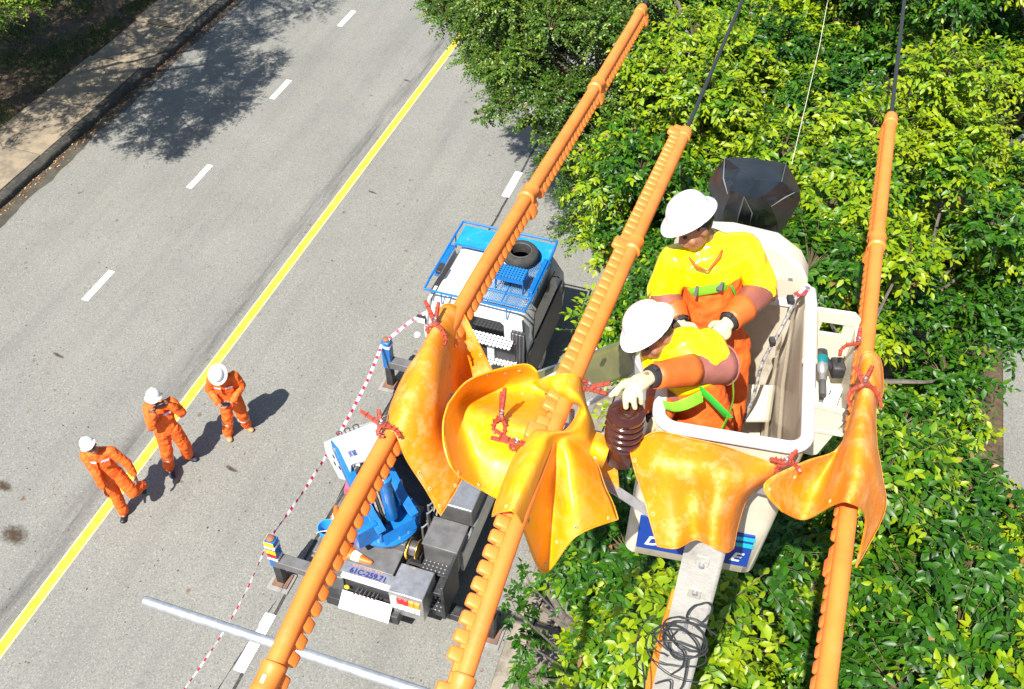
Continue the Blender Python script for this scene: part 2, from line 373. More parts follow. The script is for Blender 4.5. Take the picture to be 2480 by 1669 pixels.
scatter('road_debris','tiny scattered leaf scraps and twigs on the grey road','debris',pts,.035,M_DEAD,asp=.45)
pts=[W(RNG.uniform(-2,22),7.0+abs(RNG.normal(0,.9)),.15) for _ in range(1200)]+[W(RNG.uniform(-2,22),6.75-abs(RNG.normal(0,.12)),.012) for _ in range(200)]
scatter('fallen_leaves','dry leaves scattered over the right-hand kerb and pavement','leaf litter',pts,.055,M_DEAD)
def grass(name,label,pts,h,m):
    n=len(pts); V=[];Fc=[]
    for i,p in enumerate(pts):
        a=RNG.uniform(0,6.283); l=RNG.uniform(.3,1.2)*h; w=.006; q=Vector((math.cos(a),math.sin(a),0)); b=Vector((RNG.normal(0,.5),RNG.normal(0,.5),0))*l
        p=Vector(p); k=len(V); V+=[p-q*w,p+q*w,p+b*.45+UP*l*.7+q*w*.7,p+b+UP*l]; Fc.append((k,k+1,k+2)); Fc.append((k,k+2,k+3))
    me=bpy.data.meshes.new(name); me.from_pydata([tuple(v) for v in V],[],Fc); return tag(obj(name,me,m),label,'grass',kind='stuff')
M_GRASS=leafmat('grass_blades',[(.035,.075,.012),(.05,.11,.015),(.07,.14,.02),(.03,.06,.012)])
pts=[]
r_=random.Random(5)
for _ in range(90):
    t0=r_.uniform(7,26); s0=r_.uniform(-14.5,-8.6); R_=r_.uniform(.25,.75)
    for _ in range(int(260*R_/.4)): pts.append(W(t0+r_.gauss(0,R_*.7),min(-8.42,s0+r_.gauss(0,R_*.45)),0))
grass('grass','patchy dark green grass under the trees left of the pavement',pts,.11,M_GRASS)
# ================================================================ trees
def leaf_surface(name,dark,mid,young,rough=.32,hue=.0):
    m=bpy.data.materials.new(name); m.use_nodes=True; t=m.node_tree; N=t.nodes; L=t.links; p=N['Principled BSDF']
    a=N.new('ShaderNodeAttribute'); a.attribute_name='age'
    cr=N.new('ShaderNodeValToRGB'); e=cr.color_ramp.elements; e[0].position=0; e[0].color=dark+(1,); e[1].position=1; e[1].color=(.36,.17,.05,1)
    for ps,c in((.35,mid),(.72,young),(.95,(min(1,young[0]*1.25),young[1]*1.02,young[2]*.7)),(.985,(.30,.15,.05))):
        x=e.new(ps); x.color=c+(1,)
    oi=N.new('ShaderNodeObjectInfo'); L.new(a.outputs['Fac'],cr.inputs[0])
    p.inputs['Roughness'].default_value=rough; p.inputs['Specular IOR Level'].default_value=.4
    L.new(cr.outputs[0],p.inputs['Base Color'])
    tr=N.new('ShaderNodeBsdfTranslucent'); mx=N.new('ShaderNodeMixShader'); mx.inputs[0].default_value=.28
    hs=N.new('ShaderNodeHueSaturation'); hs.inputs['Value'].default_value=1.5; hs.inputs['Saturation'].default_value=1.1; L.new(cr.outputs[0],hs.inputs['Color']); L.new(hs.outputs[0],tr.inputs[0])
    L.new(p.outputs[0],mx.inputs[1]); L.new(tr.outputs[0],mx.inputs[2]); L.new(mx.outputs[0],N['Material Output'].inputs[0])
    return m
M_FICUS=leaf_surface('ficus_leaf',(.008,.046,.003),(.040,.140,.004),(.21,.31,.004),rough=.42)
M_FINE=leaf_surface('small_leaf',(.022,.066,.006),(.066,.145,.010),(.16,.235,.02),rough=.36)
M_BARK=mat('grey_bark',(.085,.07,.055),.95,col2=(.14,.12,.10),scale=9,bump=.9,bscale=30)
M_TWIG=mat('green_twig',(.09,.085,.03),.8,col2=(.12,.09,.05),scale=20)
def nrm(a): return a/np.maximum(1e-9,np.linalg.norm(a,axis=-1,keepdims=True))
def leaf_arrays(clumps,llen,per,wr=.48,rng=RNG,leaves_per_twig=11,up=.75,tipyoung=.5):
    """leaf sprays: twigs radiate from each clump centre, leaves stand alternately along their outer part"""
    B=[];D=[];Nn=[];L=[];A=[];tw=[]
    for (c,r,dens,young) in clumps:
        nt_=max(3,int(per*dens*(r/.6)**2/leaves_per_twig)); c=np.array(c)
        d=rng.normal(size=(nt_,3)); d[:,2]=d[:,2]*.75+.45; d=nrm(d)
        ln=r*rng.uniform(.6,1.12,nt_)
        st=c+d*(r*.12*rng.uniform(0,1,(nt_,1))); en=c+d*ln[:,None]*np.array([1,1,.8])-np.array([0,0,1])*(.10*r*rng.uniform(0,1.2,(nt_,1)))
        tw.append((st,en))
        k=leaves_per_twig; u=np.linspace(.36,1.0,k)[None,:,None]+rng.normal(0,.02,(nt_,k,1))
        axis=nrm(en-st)[:,None,:]
        # twigs arch a little
        P=st[:,None,:]*(1-u)+en[:,None,:]*u+np.array([0,0,1.])*(np.sin(np.clip(u,0,1)*3.14)*.10*ln[:,None,None])
        side=np.cross(axis,np.array([0,0,1.])); side=nrm(side+1e-6); sg=np.where(np.arange(k)%2==0,1.,-1.)[None,:,None]
        dirn=nrm(axis*rng.uniform(.25,.8,(nt_,k,1))+side*sg*rng.uniform(.5,1.0,(nt_,k,1))+np.array([0,0,1.])*rng.uniform(-.65,.12,(nt_,k,1))+rng.normal(0,.22,(nt_,k,3)))
        dirn[:,-1,:]=nrm(axis[:,0,:]+rng.normal(0,.2,(nt_,3))-np.array([0,0,.3]))
        nn=np.array([0,0,1.])*up+axis*.35+rng.normal(0,.34,(nt_,k,3)); nn=nn-dirn*np.sum(nn*dirn,-1,keepdims=True); nn=nrm(nn)
        l=llen*rng.uniform(.65,1.2,(nt_,k)); l[:,-2:]*=.8
        ty=(rng.uniform(0,1,(nt_,1))<young*tipyoung*2).astype(float)
        age=np.clip(rng.uniform(.0,.36,(nt_,k))+ty*(np.linspace(0,1,k)[None,:]**2*.62)*rng.uniform(.5,1.1,(nt_,1))+young*.20,0,.94)
        age=np.where(rng.uniform(0,1,age.shape)<.0035,.985,age)
        B.append(P.reshape(-1,3));D.append(dirn.reshape(-1,3));Nn.append(nn.reshape(-1,3));L.append(l.ravel());A.append(age.ravel())
    return [np.concatenate(x) for x in(B,D,Nn,L,A)]+[tw]
def leaf_mesh(name,B,D,Nn,L,A,wr=.48,full=True,shape='ovate'):
    n=len(B); S=np.cross(D,Nn); w=(L*wr*.5)[:,None]; L_=L[:,None]
    fold=.30*w; droop=.16*L_
    if full:
        m1=B+D*L_*.32-Nn*droop*.05; m2=B+D*L_*.66-Nn*droop*.35; tp=B+D*L_-Nn*droop
        V=np.stack([B,m1,m2,tp,m1+S*w+Nn*fold,m2+S*w*.78+Nn*fold*.7,m1-S*w+Nn*fold,m2-S*w*.78+Nn*fold*.7],1); k=8
        Fq=np.array([[0,4,1],[1,4,5],[1,5,2],[2,5,3],[0,1,6],[1,2,7],[1,7,6],[2,3,7]])
    else:
        m=B+D*L_*.6; V=np.stack([B,B+D*L_-Nn*droop,m+S*w+Nn*fold,m-S*w+Nn*fold],1); k=4
        Fq=np.array([[0,2,1],[0,1,3]])
    me=bpy.data.meshes.new(name); q=len(Fq)
    me.vertices.add(n*k); me.vertices.foreach_set('co',V.astype(np.float32).ravel())
    idx=(Fq[None]+(np.arange(n)*k)[:,None,None]).astype(np.int32).ravel()
    me.loops.add(n*q*3); me.loops.foreach_set('vertex_index',idx)
    me.polygons.add(n*q); me.polygons.foreach_set('loop_start',np.arange(0,n*q*3,3,dtype=np.int32))
    at_=me.attributes.new('age','FLOAT','POINT'); at_.data.foreach_set('value',np.repeat(A,k).astype(np.float32))
    me.update(); me.validate(); me.polygons.foreach_set('use_smooth',np.ones(n*q,dtype=bool)); return me
def inpoly(x,y,poly):
    c=False; j=len(poly)-1
    for i in range(len(poly)):
        xi,yi=poly[i]; xj,yj=poly[j]
        if (yi>y)!=(yj>y) and x<(xj-xi)*(y-yi)/(yj-yi)+xi: c=not c
        j=i
    return c
FICUS_POLY=[(1345,545),(1322,640),(1340,790),(1430,850),(1470,1130),(1330,1290),(1330,1400),(1390,1480),(1330,1600),(1330,1760),(2700,1900),(2700,-500),(1520,-500),(1490,0),(1440,150),(1410,330),(1400,470)]
def keep_ficus(c,r):
    x,y,d=pr(c); pxr=r*F/d*.62
    for a in range(8):
        xx=x+pxr*math.cos(a*.785); yy=y+pxr*math.sin(a*.785)
        if not inpoly(xx,yy,FICUS_POLY): return False
        if xx>2425 and 850<yy<1200: return False
    return True
FINE_POLY=[(1015,-40),(1060,70),(1110,100),(1150,190),(1165,290),(1250,272),(1330,310),(1290,430),(1350,470),(1500,520),(1640,300),(1600,-500),(1000,-500)]
def keep_fine(c,r):
    x,y,d=pr(c); pxr=r*F/d*.7
    return all(inpoly(x+pxr*math.cos(a*.785),y+pxr*math.sin(a*.785),FINE_POLY) for a in range(8))
LEAFPROTO=None
def leaf_proto():
    global LEAFPROTO
    if LEAFPROTO is None:
        LEAFPROTO=[]
        for ag in(.12,.25,.4,.55,.68,.82):
            me=leaf_mesh('leaf',np.zeros((1,3)),np.array([[0,1.,0]]),np.array([[0,0,1.]]),np.array([1.]),np.array([ag])); me.materials.append(M_FICUS); LEAFPROTO.append((ag,me))
    return LEAFPROTO
def limb_path(a,b,bend,rng,n=6):
    a=Vector(a); b=Vector(b); m=(a+b)/2+Vector((rng.gauss(0,bend),rng.gauss(0,bend),abs(rng.gauss(0,bend))))
    return spline([a,a.lerp(m,.5)+Vector((rng.gauss(0,bend*.4),rng.gauss(0,bend*.4),0)),m,b],n)
def tree(name,label,base,trunk_h,crown_c,rad,nclump,cr,llen,per,keep,m,seed,young=.5,extra=(),full=True,pieces=0,group=None,drop=.2,wr=.48,trunk_r=.14,lpt=11,tipyoung=.5):
    rg=random.Random(seed); base=Vector(base); crown_c=Vector(crown_c)
    root=thing(name,label,'tree',base,group=group)
    fork=Vector((base.x+rg.gauss(0,.1),base.y+rg.gauss(0,.1),base.z+trunk_h))
    mb=MB(); mb.tube([p-base for p in spline([base-UP*.1,base.lerp(fork,.5)+Vector((rg.gauss(0,.06),rg.gauss(0,.06),0)),fork],5)],[trunk_r*1.5]+[trunk_r*(1.1-.04*i) for i in range(1,11)],10)
    tr_=mb.build('trunk',M_BARK,root)
    cl=[]
    i=0; tries=0
    while i<nclump and tries<nclump*6:
        tries+=1
        u=rg.uniform(-.25,1); a=rg.uniform(0,6.283); k=math.sqrt(max(0,1-max(u,0)**2)); f=rg.choice((rg.uniform(.88,1.06),rg.uniform(.5,.85)))
        c=crown_c+Vector((rad[0]*k*math.cos(a)*f,rad[1]*k*math.sin(a)*f,rad[2]*u*f)); r=cr*rg.uniform(.75,1.25)
        i+=1
        if rg.random()<drop: continue
        if keep and not keep(c,r): continue
        if any((c-Vector(q[0])).length<.46*(r+q[1]) for q in cl): i-=.7; continue
        x,y,d=pr(c); vis=-260<x<2740 and -260<y<1930
        cl.append((tuple(c),r,(1. if vis else .35),young*rg.choice((.05,.3,.9,1.5,1.8))))
    for e in extra: cl.append(e)
    # limbs reach from the fork to the clumps
    lb=MB(); hubs=[]
    for k in range(6):
        a=6.283*k/6+rg.uniform(-.3,.3); hubs.append(crown_c+Vector((rad[0]*.45*math.cos(a),rad[1]*.45*math.sin(a),rad[2]*rg.uniform(-.1,.35))))
    for h in hubs: lb.tube([p-base for p in limb_path(fork,h,.12,rg)],[trunk_r*.62*(1-.035*i) for i in range(19)],7)
    for q in cl:
        h=min(hubs,key=lambda h:(h-Vector(q[0])).length); lb.tube([p-base for p in limb_path(h,q[0],.1,rg,3)],[.034-.0026*i for i in range(10)],5)
    lb.build('limbs',M_BARK,root)
    rgn=np.random.default_rng(seed)
    B,D,Nn,L,A,tw=leaf_arrays(cl,llen,per,rng=rgn,leaves_per_twig=lpt,tipyoung=tipyoung)
    b=np.array(base)
    # twigs
    tv=[];tf=[]
    for st,en in tw:
        x,y,d=pr(st[0]); 
        if not(-100<x<2600 and -100<y<1800): continue
        for s_,e_ in zip(st,en):
            dd=nrm(e_-s_); sd=np.cross(dd,[0.3,.2,1]); sd=nrm(sd)*.0045; q=np.cross(dd,sd); mid=(s_+e_)/2+np.array([0,0,.10*np.linalg.norm(e_-s_)]); k=len(tv)
            for p,w in((s_,1.2),(mid,.9),(e_,.4)): tv+=[tuple(p+sd*w-b),tuple(p-sd*.5*w+q*.86*w-b),tuple(p-sd*.5*w-q*.86*w-b)]
            for o_ in(0,3):
                for j in range(3): tf.append((k+o_+j,k+o_+(j+1)%3,k+o_+3+(j+1)%3,k+o_+3+j))
    if tv:
        me=bpy.data.meshes.new('twigs'); me.from_pydata(tv,[],tf); obj('twigs',me,M_TWIG,root)['kind']='stuff'
    sel=np.zeros(len(B),bool)
    if pieces:
        # the leaves that show largest are built one by one
        pb=B-np.array([0,0,H]); dep=pb[:,1]*CP-pb[:,2]*SP; X=CX+F*pb[:,0]/dep; Y=CY-F*(pb[:,1]*SP+pb[:,2]*CP)/dep
        vd=nrm(pb); face=-np.sum(vd*Nn,1); score=L*face/dep; score[(X<0)|(X>2480)|(Y<0)|(Y>1669)|(face<.35)]=-1
        # only the outermost: nearest leaf of each small image cell
        cell=(np.floor(X/26).astype(int)*1000+np.floor(Y/26).astype(int)); order=np.argsort(dep); first=np.zeros(len(B),bool); _,ix=np.unique(cell[order],return_index=True); first[order[ix]]=True
        score[~first]=-1
        top=np.argsort(-score)[:pieces]; top=top[score[top]>0]; sel[top]=True
    crown=obj('crown',leaf_mesh('crown',B[~sel]-b,D[~sel],Nn[~sel],L[~sel],A[~sel],wr,full),m,root); crown['kind']='stuff'
    if pieces:
        pro=leaf_proto()
        for i in np.nonzero(sel)[0]:
            S_=np.cross(D[i],Nn[i]); me=min(pro,key=lambda q:abs(q[0]-A[i]))[1]
            o=bpy.data.objects.new('leaf',me); link(o); o.parent=crown
            M3=Matrix((Vector(S_),Vector(D[i]),Vector(Nn[i]))).transposed().to_4x4(); M3.translation=Vector(B[i]-b)
            o.matrix_local=M3@Matrix.Scale(float(L[i]),4)
    return root
def low(px,py,z,r,dens=1.,young=.3): return (tuple(at(px,py,z)),r,dens,young)
G='leafy trees in the right-hand verge'
tree('leafy_tree','glossy leafed tree directly behind the covered control box and bucket',W(5.6,9.6),2.2,W(5.2,9.5,4.3),(3.1,3.1,2.3),150,.62,.105,1050,keep_ficus,M_FICUS,31,young=.85,pieces=260,group=G)
tree('leafy_tree','dark glossy leafed tree below the right-hand wire beside the side road',W(1.2,11.0),2.0,W(1.2,10.7,4.0),(2.9,2.7,2.2),140,.62,.108,1050,keep_ficus,M_FICUS,32,young=.8,pieces=260,group=G)
tree('leafy_tree','leafy tree under the concrete pole with yellow young shoots',W(-1.6,9.9),2.0,W(-1.3,10.0,4.3),(2.5,2.7,2.3),130,.58,.112,1050,keep_ficus,M_FICUS,33,young=.8,pieces=260,group=G,
   extra=[low(1395,1345,3.2,.4,.9,.1),low(1450,1330,3.6,.45,1,.1),low(1560,1450,4.6,.5,1,.9),low(1490,1520,4.0,.5,1,.6),low(1500,1390,3.9,.45,1,.35),low(1420,1600,3.2,.42,.9,.5),low(1500,1650,4.2,.5,1,.8),low(1330,1370,2.0,.4,.6,.05),low(1285,1415,1.4,.3,.5,.05),low(1275,1560,1.2,.3,.45,.05),low(1250,1480,1.3,.28,.4,.05),low(1300,1640,1.6,.35,.5,.15),low(1560,1560,4.6,.5,1,.7)])
tree('leafy_tree','yellow-green leafed tree along the top right edge',W(10.2,11.4),2.4,W(10.0,10.9,4.6),(3.3,3.3,2.5),150,.66,.102,950,keep_ficus,M_FICUS,34,young=.95,pieces=200,group=G)
tree('leafy_tree','farthest leafy tree behind the wires at the top of the frame',W(15.5,10.8),2.6,W(15.2,10.6,4.7),(3.6,3.6,2.5),120,.72,.105,700,keep_ficus,M_FICUS,35,young=.5,group=G,full=False)
tree('leafy_tree','bright leafed tree between the left and middle wires at the top',W(8.6,8.7),2.2,W(8.2,8.3,4.5),(2.4,2.4,2.0),120,.62,.10,1000,keep_ficus,M_FICUS,41,young=.8,pieces=150,group=G,extra=[low(1570,20,4.6,.6,1,.6),low(1640,5,4.7,.65,1,.9),low(1710,15,4.8,.65,1,.5),low(1770,-5,4.8,.65,1,.9),low(1600,90,4.7,.6,1,.4),low(1520,70,4.5,.55,1,.3)])
tree('small_leaved_tree','fine leafed tree whose branches overhang the road at the top',W(10.6,7.7),2.3,W(10.6,6.2,4.6),(3.6,3.6,1.9),420,.55,.05,2200,keep_fine,M_FINE,36,young=.35,full=False,wr=.72,drop=.05,lpt=14,
   extra=[low(1075,40,4.6,.5,1,.3),low(1045,12,4.5,.34,.8,.3),low(1150,90,4.6,.55,1,.3),low(1190,170,4.5,.5,1,.3),low(1210,260,4.4,.4,.9,.25),low(1170,285,4.2,.25,.7,.35),low(1290,300,4.2,.4,.8,.5),low(1250,190,4.6,.55,1,.2),low(1330,230,4.6,.55,1,.2),low(1370,340,4.0,.5,1,.1),low(1340,410,3.8,.42,1,.1),low(1400,470,3.9,.5,1,.1),low(1440,400,4.2,.5,1,.1),low(1390,560,3.6,.45,1,.1),low(1330,390,3.0,.3,.8,.05)]+[low(x,y,4.3+.3*((x*7+y)%5)/5,.55,1,.25) for x,y in((1110,20),(1180,30),(1240,60),(1300,30),(1370,40),(1440,20),(1500,40),(1220,120),(1290,130),(1360,120),(1430,110),(1490,130),(1280,210),(1340,180),(1400,230),(1460,200),(1420,300),(1160,140),(1560,60),(1380,290))])
tree('verge_tree','shady tree standing left of the pavement outside the frame corner',W(10.2,-9.6),2.6,W(11.0,-7.3,5.0),(2.9,2.9,1.5),150,.6,.075,1050,lambda c,r:c.z>4.5,M_FINE,37,young=.4,full=False,drop=.04,wr=.5,trunk_r=.17,extra=[(tuple(at(50,8,4.6)),.5,1.4,.7),(tuple(at(-30,45,4.6)),.5,1.4,.7),(tuple(at(-20,-60,4.6)),.5,1.2,.5)]+[(tuple(W(t,s_,4.9)),.55,.9,.4) for t,s_ in((8.2,-7.0),(8.8,-5.9),(9.6,-5.0),(10.6,-4.9),(11.6,-5.0),(13.4,-5.9),(10.2,-6.2),(11.4,-5.6),(12.4,-6.2),(9.4,-7.2))])
tree('verge_tree','grey trunked tree beside the pavement at the top left',W(16.4,-9.25),2.9,W(15.6,-8.3,5.8),(3.4,3.4,2.0),150,.75,.08,1300,None,M_FINE,38,young=.3,full=False,drop=.05,wr=.5,trunk_r=.15)
tree('verge_tree','tree deep in the shade of the left verge',W(13.0,-13.5),2.8,W(12.4,-13.0,5.2),(3.6,3.6,2.0),150,.8,.09,1100,None,M_FINE,39,young=.2,full=False,drop=.05,wr=.5,trunk_r=.16)
tree('verge_tree','shade tree beyond the left edge of the frame',W(8.2,-13.0),2.8,W(8.8,-11.2,5.4),(3.0,3.0,1.8),130,.75,.09,1100,lambda c,r:pr(c)[0]<-150 or pr(c)[1]<-120,M_FINE,42,young=.2,full=False,drop=.04,wr=.5,trunk_r=.16)
# ================================================================ the overhead line
LTAB={7.48:[(-14,7.6),(-6,8.6),(-4,8.98),(-2.77,9.22),(-2.26,9.33),(-1.82,9.35),(-.14,9.32),(.84,9.22),(2.46,9.05),(4.05,8.93),(8,8.62),(14,8.3),(22,8.2),(34,8.6),(46,9.3)],
8.25:[(-14,7.6),(-6,8.5),(-4,8.92),(-2.52,9.23),(-2.04,9.38),(-1.6,9.43),(-.82,9.42),(-.41,9.36),(.49,9.25),(2.13,9.0),(6,8.62),(14,8.2),(22,8.1),(34,8.5),(46,9.2)],
9.68:[(-14,7.8),(-6,8.85),(-4,9.08),(-2.02,9.23),(-1.25,9.24),(.14,9.14),(1.32,9.02),(2.98,8.9),(6,8.7),(14,8.35),(22,8.2),(34,8.6),(46,9.3)]}
def linez(s,t):
    q=LTAB[s]; k=[p[0] for p in q]; v=[p[1] for p in q]
    return sum(float(np.interp(t+e,k,v)) for e in(-.25,-.12,0,.12,.25))/5
def LP(s,t): return W(t,s,linez(s,t))
def t_at(s,py):
    a,b=-6.,30.
    for _ in range(50):
        m=(a+b)/2
        if pr(LP(s,m))[1]>py: a=m
        else: b=m
    return (a+b)/2
M_HOSE=mat('orange_line_guard',(.80,.215,.035),.42,col2=(.74,.18,.025),scale=5,bump=.08,bscale=60,dirt=(.62,.30,.14),dscale=9,damt=.35,rvar=.12)
M_WIRE=mat('black_cable',(.022,.024,.028),.55)
M_STICK=mat('white_sticker',(.75,.75,.75),.5)
S1,S2,S3=7.48,8.25,9.68
def conductor(s,label):
    pts=[LP(s,-13+i*.5) for i in range(110)]
    o=MB().tube(pts,.016,8).build('power_cable',M_WIRE); return tag(o,label,'cable','overhead conductors')
conductor(S1,'black overhead cable inside the leftmost orange line guard'); conductor(S2,'black overhead cable running through the middle orange line guard'); conductor(S3,'black overhead cable of the rightmost orange line guard')
def rib_mesh(big=False):
    """one moulded lobe of the guard: rounded pad, x along the line, y outwards"""
    bm=bmesh.new(); bmesh.ops.create_cube(bm,size=1); l=.105 if big else .067
    h=.092 if big else .066
    for v in bm.verts: v.co=Vector((v.co.x*l*(.86 if v.co.y>0 else 1),(v.co.y+.5)*h,v.co.z*(.036 if v.co.y>0 else .055)))
    bmesh.ops.bevel(bm,geom=bm.edges[:],offset=.011,segments=2,profile=.5,affect='EDGES')
    me=bpy.data.meshes.new('rib'); bm.to_mesh(me); bm.free(); me.materials.append(M_HOSE)
    me.polygons.foreach_set('use_smooth',[True]*len(me.polygons)); return me
RIB,RIBB=rib_mesh(),rib_mesh(True)
def guard(s,t0,t1,outv,label,collar_far=True,cap_far=False,pitch=.075,lip=True,sticker=None):
    a=LP(s,t0); b=LP(s,t1); d=(b-a).normalized(); R=.043
    root=thing('line_guard',label,'line guard',a,group='orange line guards on the conductors')
    o_=Vector(outv); o_=(o_-d*o_.dot(d)).normalized(); q=d.cross(o_)
    L_=(b-a).length; n=max(3,int(L_/.15)); pts=[LP(s,t0+(t1-t0)*i/n)-a for i in range(n+1)]
    def on(x):
        f=max(0,min(.9999,x/L_))*n; i=int(f); return pts[i].lerp(pts[i+1],f-i)
    MB().tube(pts,R,20).build('tube',M_HOSE,root)
    lp=[[p+q*x+o_*y for x,y in((-.019,R*.6),(-.014,R+.016),(.014,R+.016),(.019,R*.6))] for p in pts]
    MB().grid(lp).build('lip',M_HOSE,root)
    dn=(pts[-1]-pts[-2]).normalized()
    if collar_far:
        e=pts[-1]; d_=dn
        prof=[(R*.98,-.13),(R+.012,-.12),(R+.014,-.105),(R+.010,-.095),(R+.010,-.02),(R+.015,-.008),(R+.013,.004),(R*.9,.006)]
        if cap_far: prof=[(R*.98,-.13),(R+.008,-.12),(R+.008,-.05),(R+.004,-.045),(R+.006,-.02),(R*.8,.004),(R*.42,.012)]
        MB().lathe(prof,e,d_,22).build('collar',M_HOSE,root)
    k=int((L_-.08)/pitch); off=(L_-k*pitch)/2
    for i in range(k+1):
        big=(i==k-1)
        o=obj('rib',RIBB if big else RIB,None,root); M3=Matrix((d,o_,q)).transposed().to_4x4(); M3.translation=on(off+i*pitch)+o_*(R*.72); o.matrix_local=M3
    if sticker:
        c=on(L_-.06)+(UP*.9-VT*.4).normalized()*(R+.0125); x,y,z=frame(d); 
        MB().box(c,(.016,.034,.003),Matrix((x,d,y)).transposed()).build('label_sticker',M_STICK,root)
    return root
o1=VS*.62-UP*.78; o2=-VS*.93+UP*.42; o3=-VS*.42-UP*.9
T=lambda s,y:t_at(s,y)
g1=[T(S1,1740),T(S1,1612),T(S1,1075)]
guard(S1,-4.6,T(S1,1612),o1,'orange ribbed line guard leaving at the bottom left of the frame',sticker=1)
guard(S1,T(S1,1612),-.75,o1,'long orange line guard crossing in front of the truck tail',collar_far=False)
guard(S1,-.75,T(S1,460),o1,'orange line guard passing over the truck cab roof')
guard(S1,T(S1,460),T(S1,200),o1,'orange line guard between two collars over the small-leaved tree',sticker=1)
guard(S1,T(S1,200),T(S1,20),o1,'farthest orange line guard on the left cable, top of frame',cap_far=True)
guard(S2,-4.6,T(S2,1640),o2,'orange line guard end at the bottom edge near the kerb')
guard(S2,T(S2,1640),-1.15,o2,'orange ribbed line guard rising from the kerb to the draped middle blanket',collar_far=False)
guard(S2,-1.15,T(S2,585),o2,'orange ribbed line guard left of the two linemen')
guard(S2,T(S2,585),T(S2,318),o2,'upper orange line guard on the middle cable behind the linemen',cap_far=True)
guard(S3,-4.6,-1.25,o3,'orange line guard below the right blanket at the bottom edge',collar_far=False)
guard(S3,-1.25,T(S3,575),o3,'orange line guard right of the bucket',sticker=1)
guard(S3,T(S3,575),T(S3,282),o3,'top orange line guard on the right-hand cable',cap_far=True)
# ---------------------------------------------------------------- pole, crossarm, brace
M_POLE=mat('pole_concrete',(.41,.40,.365),.8,col2=(.32,.31,.28),scale=2.5,detail=9,bump=.35,bscale=45,dirt=(.16,.145,.12),dscale=7,damt=.75)
M_GALV=mat('galvanised_steel',(.50,.52,.55),.42,metal=.65,col2=(.38,.40,.43),scale=14,bump=.06)
PB=W(-1.06,9.08,0)
pole=thing('concrete_pole','tall square concrete utility pole under the draped crossarm','utility pole',PB,-TH)
pw=lambda z:.275-.0115*(z-5.5)   # width tapers upwards
zs=[0,3,6,7.3,8.2,8.98]
P=[[(sx*pw(z)/2*.88,sy*pw(z)/2,z) for sx,sy in((-1,-1),(1,-1),(1,1),(-1,1),(-1,-1))] for z in zs]
mb=MB().grid(P); mb.add([(sx*pw(8.98)/2*.88,sy*pw(8.98)/2,8.98) for sx,sy in((-1,-1),(1,-1),(1,1),(-1,1))],[(0,1,2,3)])
mb.build('shaft',M_POLE,pole,ang=25,bev=.018)
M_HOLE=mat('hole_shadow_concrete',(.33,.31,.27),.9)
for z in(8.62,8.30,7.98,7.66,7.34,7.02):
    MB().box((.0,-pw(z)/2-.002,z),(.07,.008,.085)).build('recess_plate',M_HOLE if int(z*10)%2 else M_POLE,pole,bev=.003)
for z in(8.33,7.70,8.60):
    MB().cyl((.0,-pw(z)/2-.004,z),(.0,-pw(z)/2-.03,z),.014,n=6).build('bolt',M_GALV,pole)
for z in(7.98,):
    MB().box((-.005,-pw(z)/2-.01,z),(.022,.012,.20)).build('steel_strap',M_GALV,pole,bev=.002)
ca=thing('crossarm','galvanised steel crossarm mostly hidden under orange blankets','crossarm',W(-.97,7.42,9.10),-TH)
MB().prism([(0,0),(.075,0),(.075,-.008),(.008,-.008),(.008,-.075),(0,-.075)],(0,0,.0),Vector((0,1,0)),Vector((0,0,1)),Vector((1.92,0,0))).build('steel_angle',M_GALV,ca,smooth=False)
for sx in(.1,.85,1.85): MB().cyl((sx,.03,.0),(sx,.03,.16),.014,n=8).build('pin',M_GALV,ca)
a=at(1400,1128,8.99); b=at(1640,1285,8.62)
br=thing('brace','flat grey steel brace running from the crossarm to the pole','brace',b); MB().bar(a-b,b-b,.05,.009,up=Vector((.25,-.5,.8))).build('strap',M_GALV,br,smooth=False)
MB().bar(a-b+VS*-.3+UP*.2,a-b,.05,.009,up=Vector((.25,-.5,.8))).build('strap',M_GALV,br,smooth=False)
# orange plate on the side of the pole
M_ORPL=mat('orange_plate',(.82,.23,.02),.5)
pg=tag(MB().prism([(-.165,4.5),(-.180,5.0),(-.175,6.2),(-.160,7.2),(-.136,7.86),(-.130,7.9),(-.11,7.9),(-.11,4.5)],W(-1.06,9.08)-VT*.02,VS,UP,VT*.14).build('pole_cover',M_ORPL,smooth=False,bev=.004),'orange cover plate on the left side of the concrete pole','cover')
# insulator
M_PORC=mat('brown_porcelain',(.045,.012,.008),.12,col2=(.06,.018,.01),scale=3,coat=.6)
M_CEM=mat('insulator_base_metal',(.36,.37,.39),.5,metal=.5)
ib=at(1503,1116,9.10)
ins=thing('insulator','glossy brown porcelain post insulator held by the front lineman','insulator',ib)
R_=.094
prof=[(.05,.03),(R_*.88,.032),(R_*.93,.06),(R_*.93,.15)]
z=.165
for k in range(4):
    prof+=[(R_*.80,z),(R_*.84,z+.012),(R_*1.0,z+.022),(R_*1.02,z+.03),(R_*.97,z+.037),(R_*.80,z+.043)]; z+=.046
prof+=[(R_*.90,z),(R_*.99,z+.012),(R_*.97,z+.026),(R_*.75,z+.036),(R_*.4,z+.04),(R_*.3,z+.032),(R_*.05,z+.030)]
MB().lathe(prof,(0,0,0),UP,40).build('porcelain',M_PORC,ins,ang=50)
MB().lathe([(R_*.55,0),(R_*.6,.01),(R_*.6,.034)],(0,0,0),UP,24).build('base',M_CEM,ins)
INS=ib
# galvanised pipe reaching over the road
z_=6.2; a=at(350,1455,z_); d=VS
pp=thing('steel_pipe','long galvanised steel pipe jutting over the road at the bottom left','pipe',a)
e=W(TS(a)[0],9.0,z_)-a; e2=e.normalized()
MB().lathe([(.028,.002),(.037,.0),(.040,.006),(.040,.03),(.040,e.length)],(0,0,0),e2,20).build('tube',M_GALV,pp)
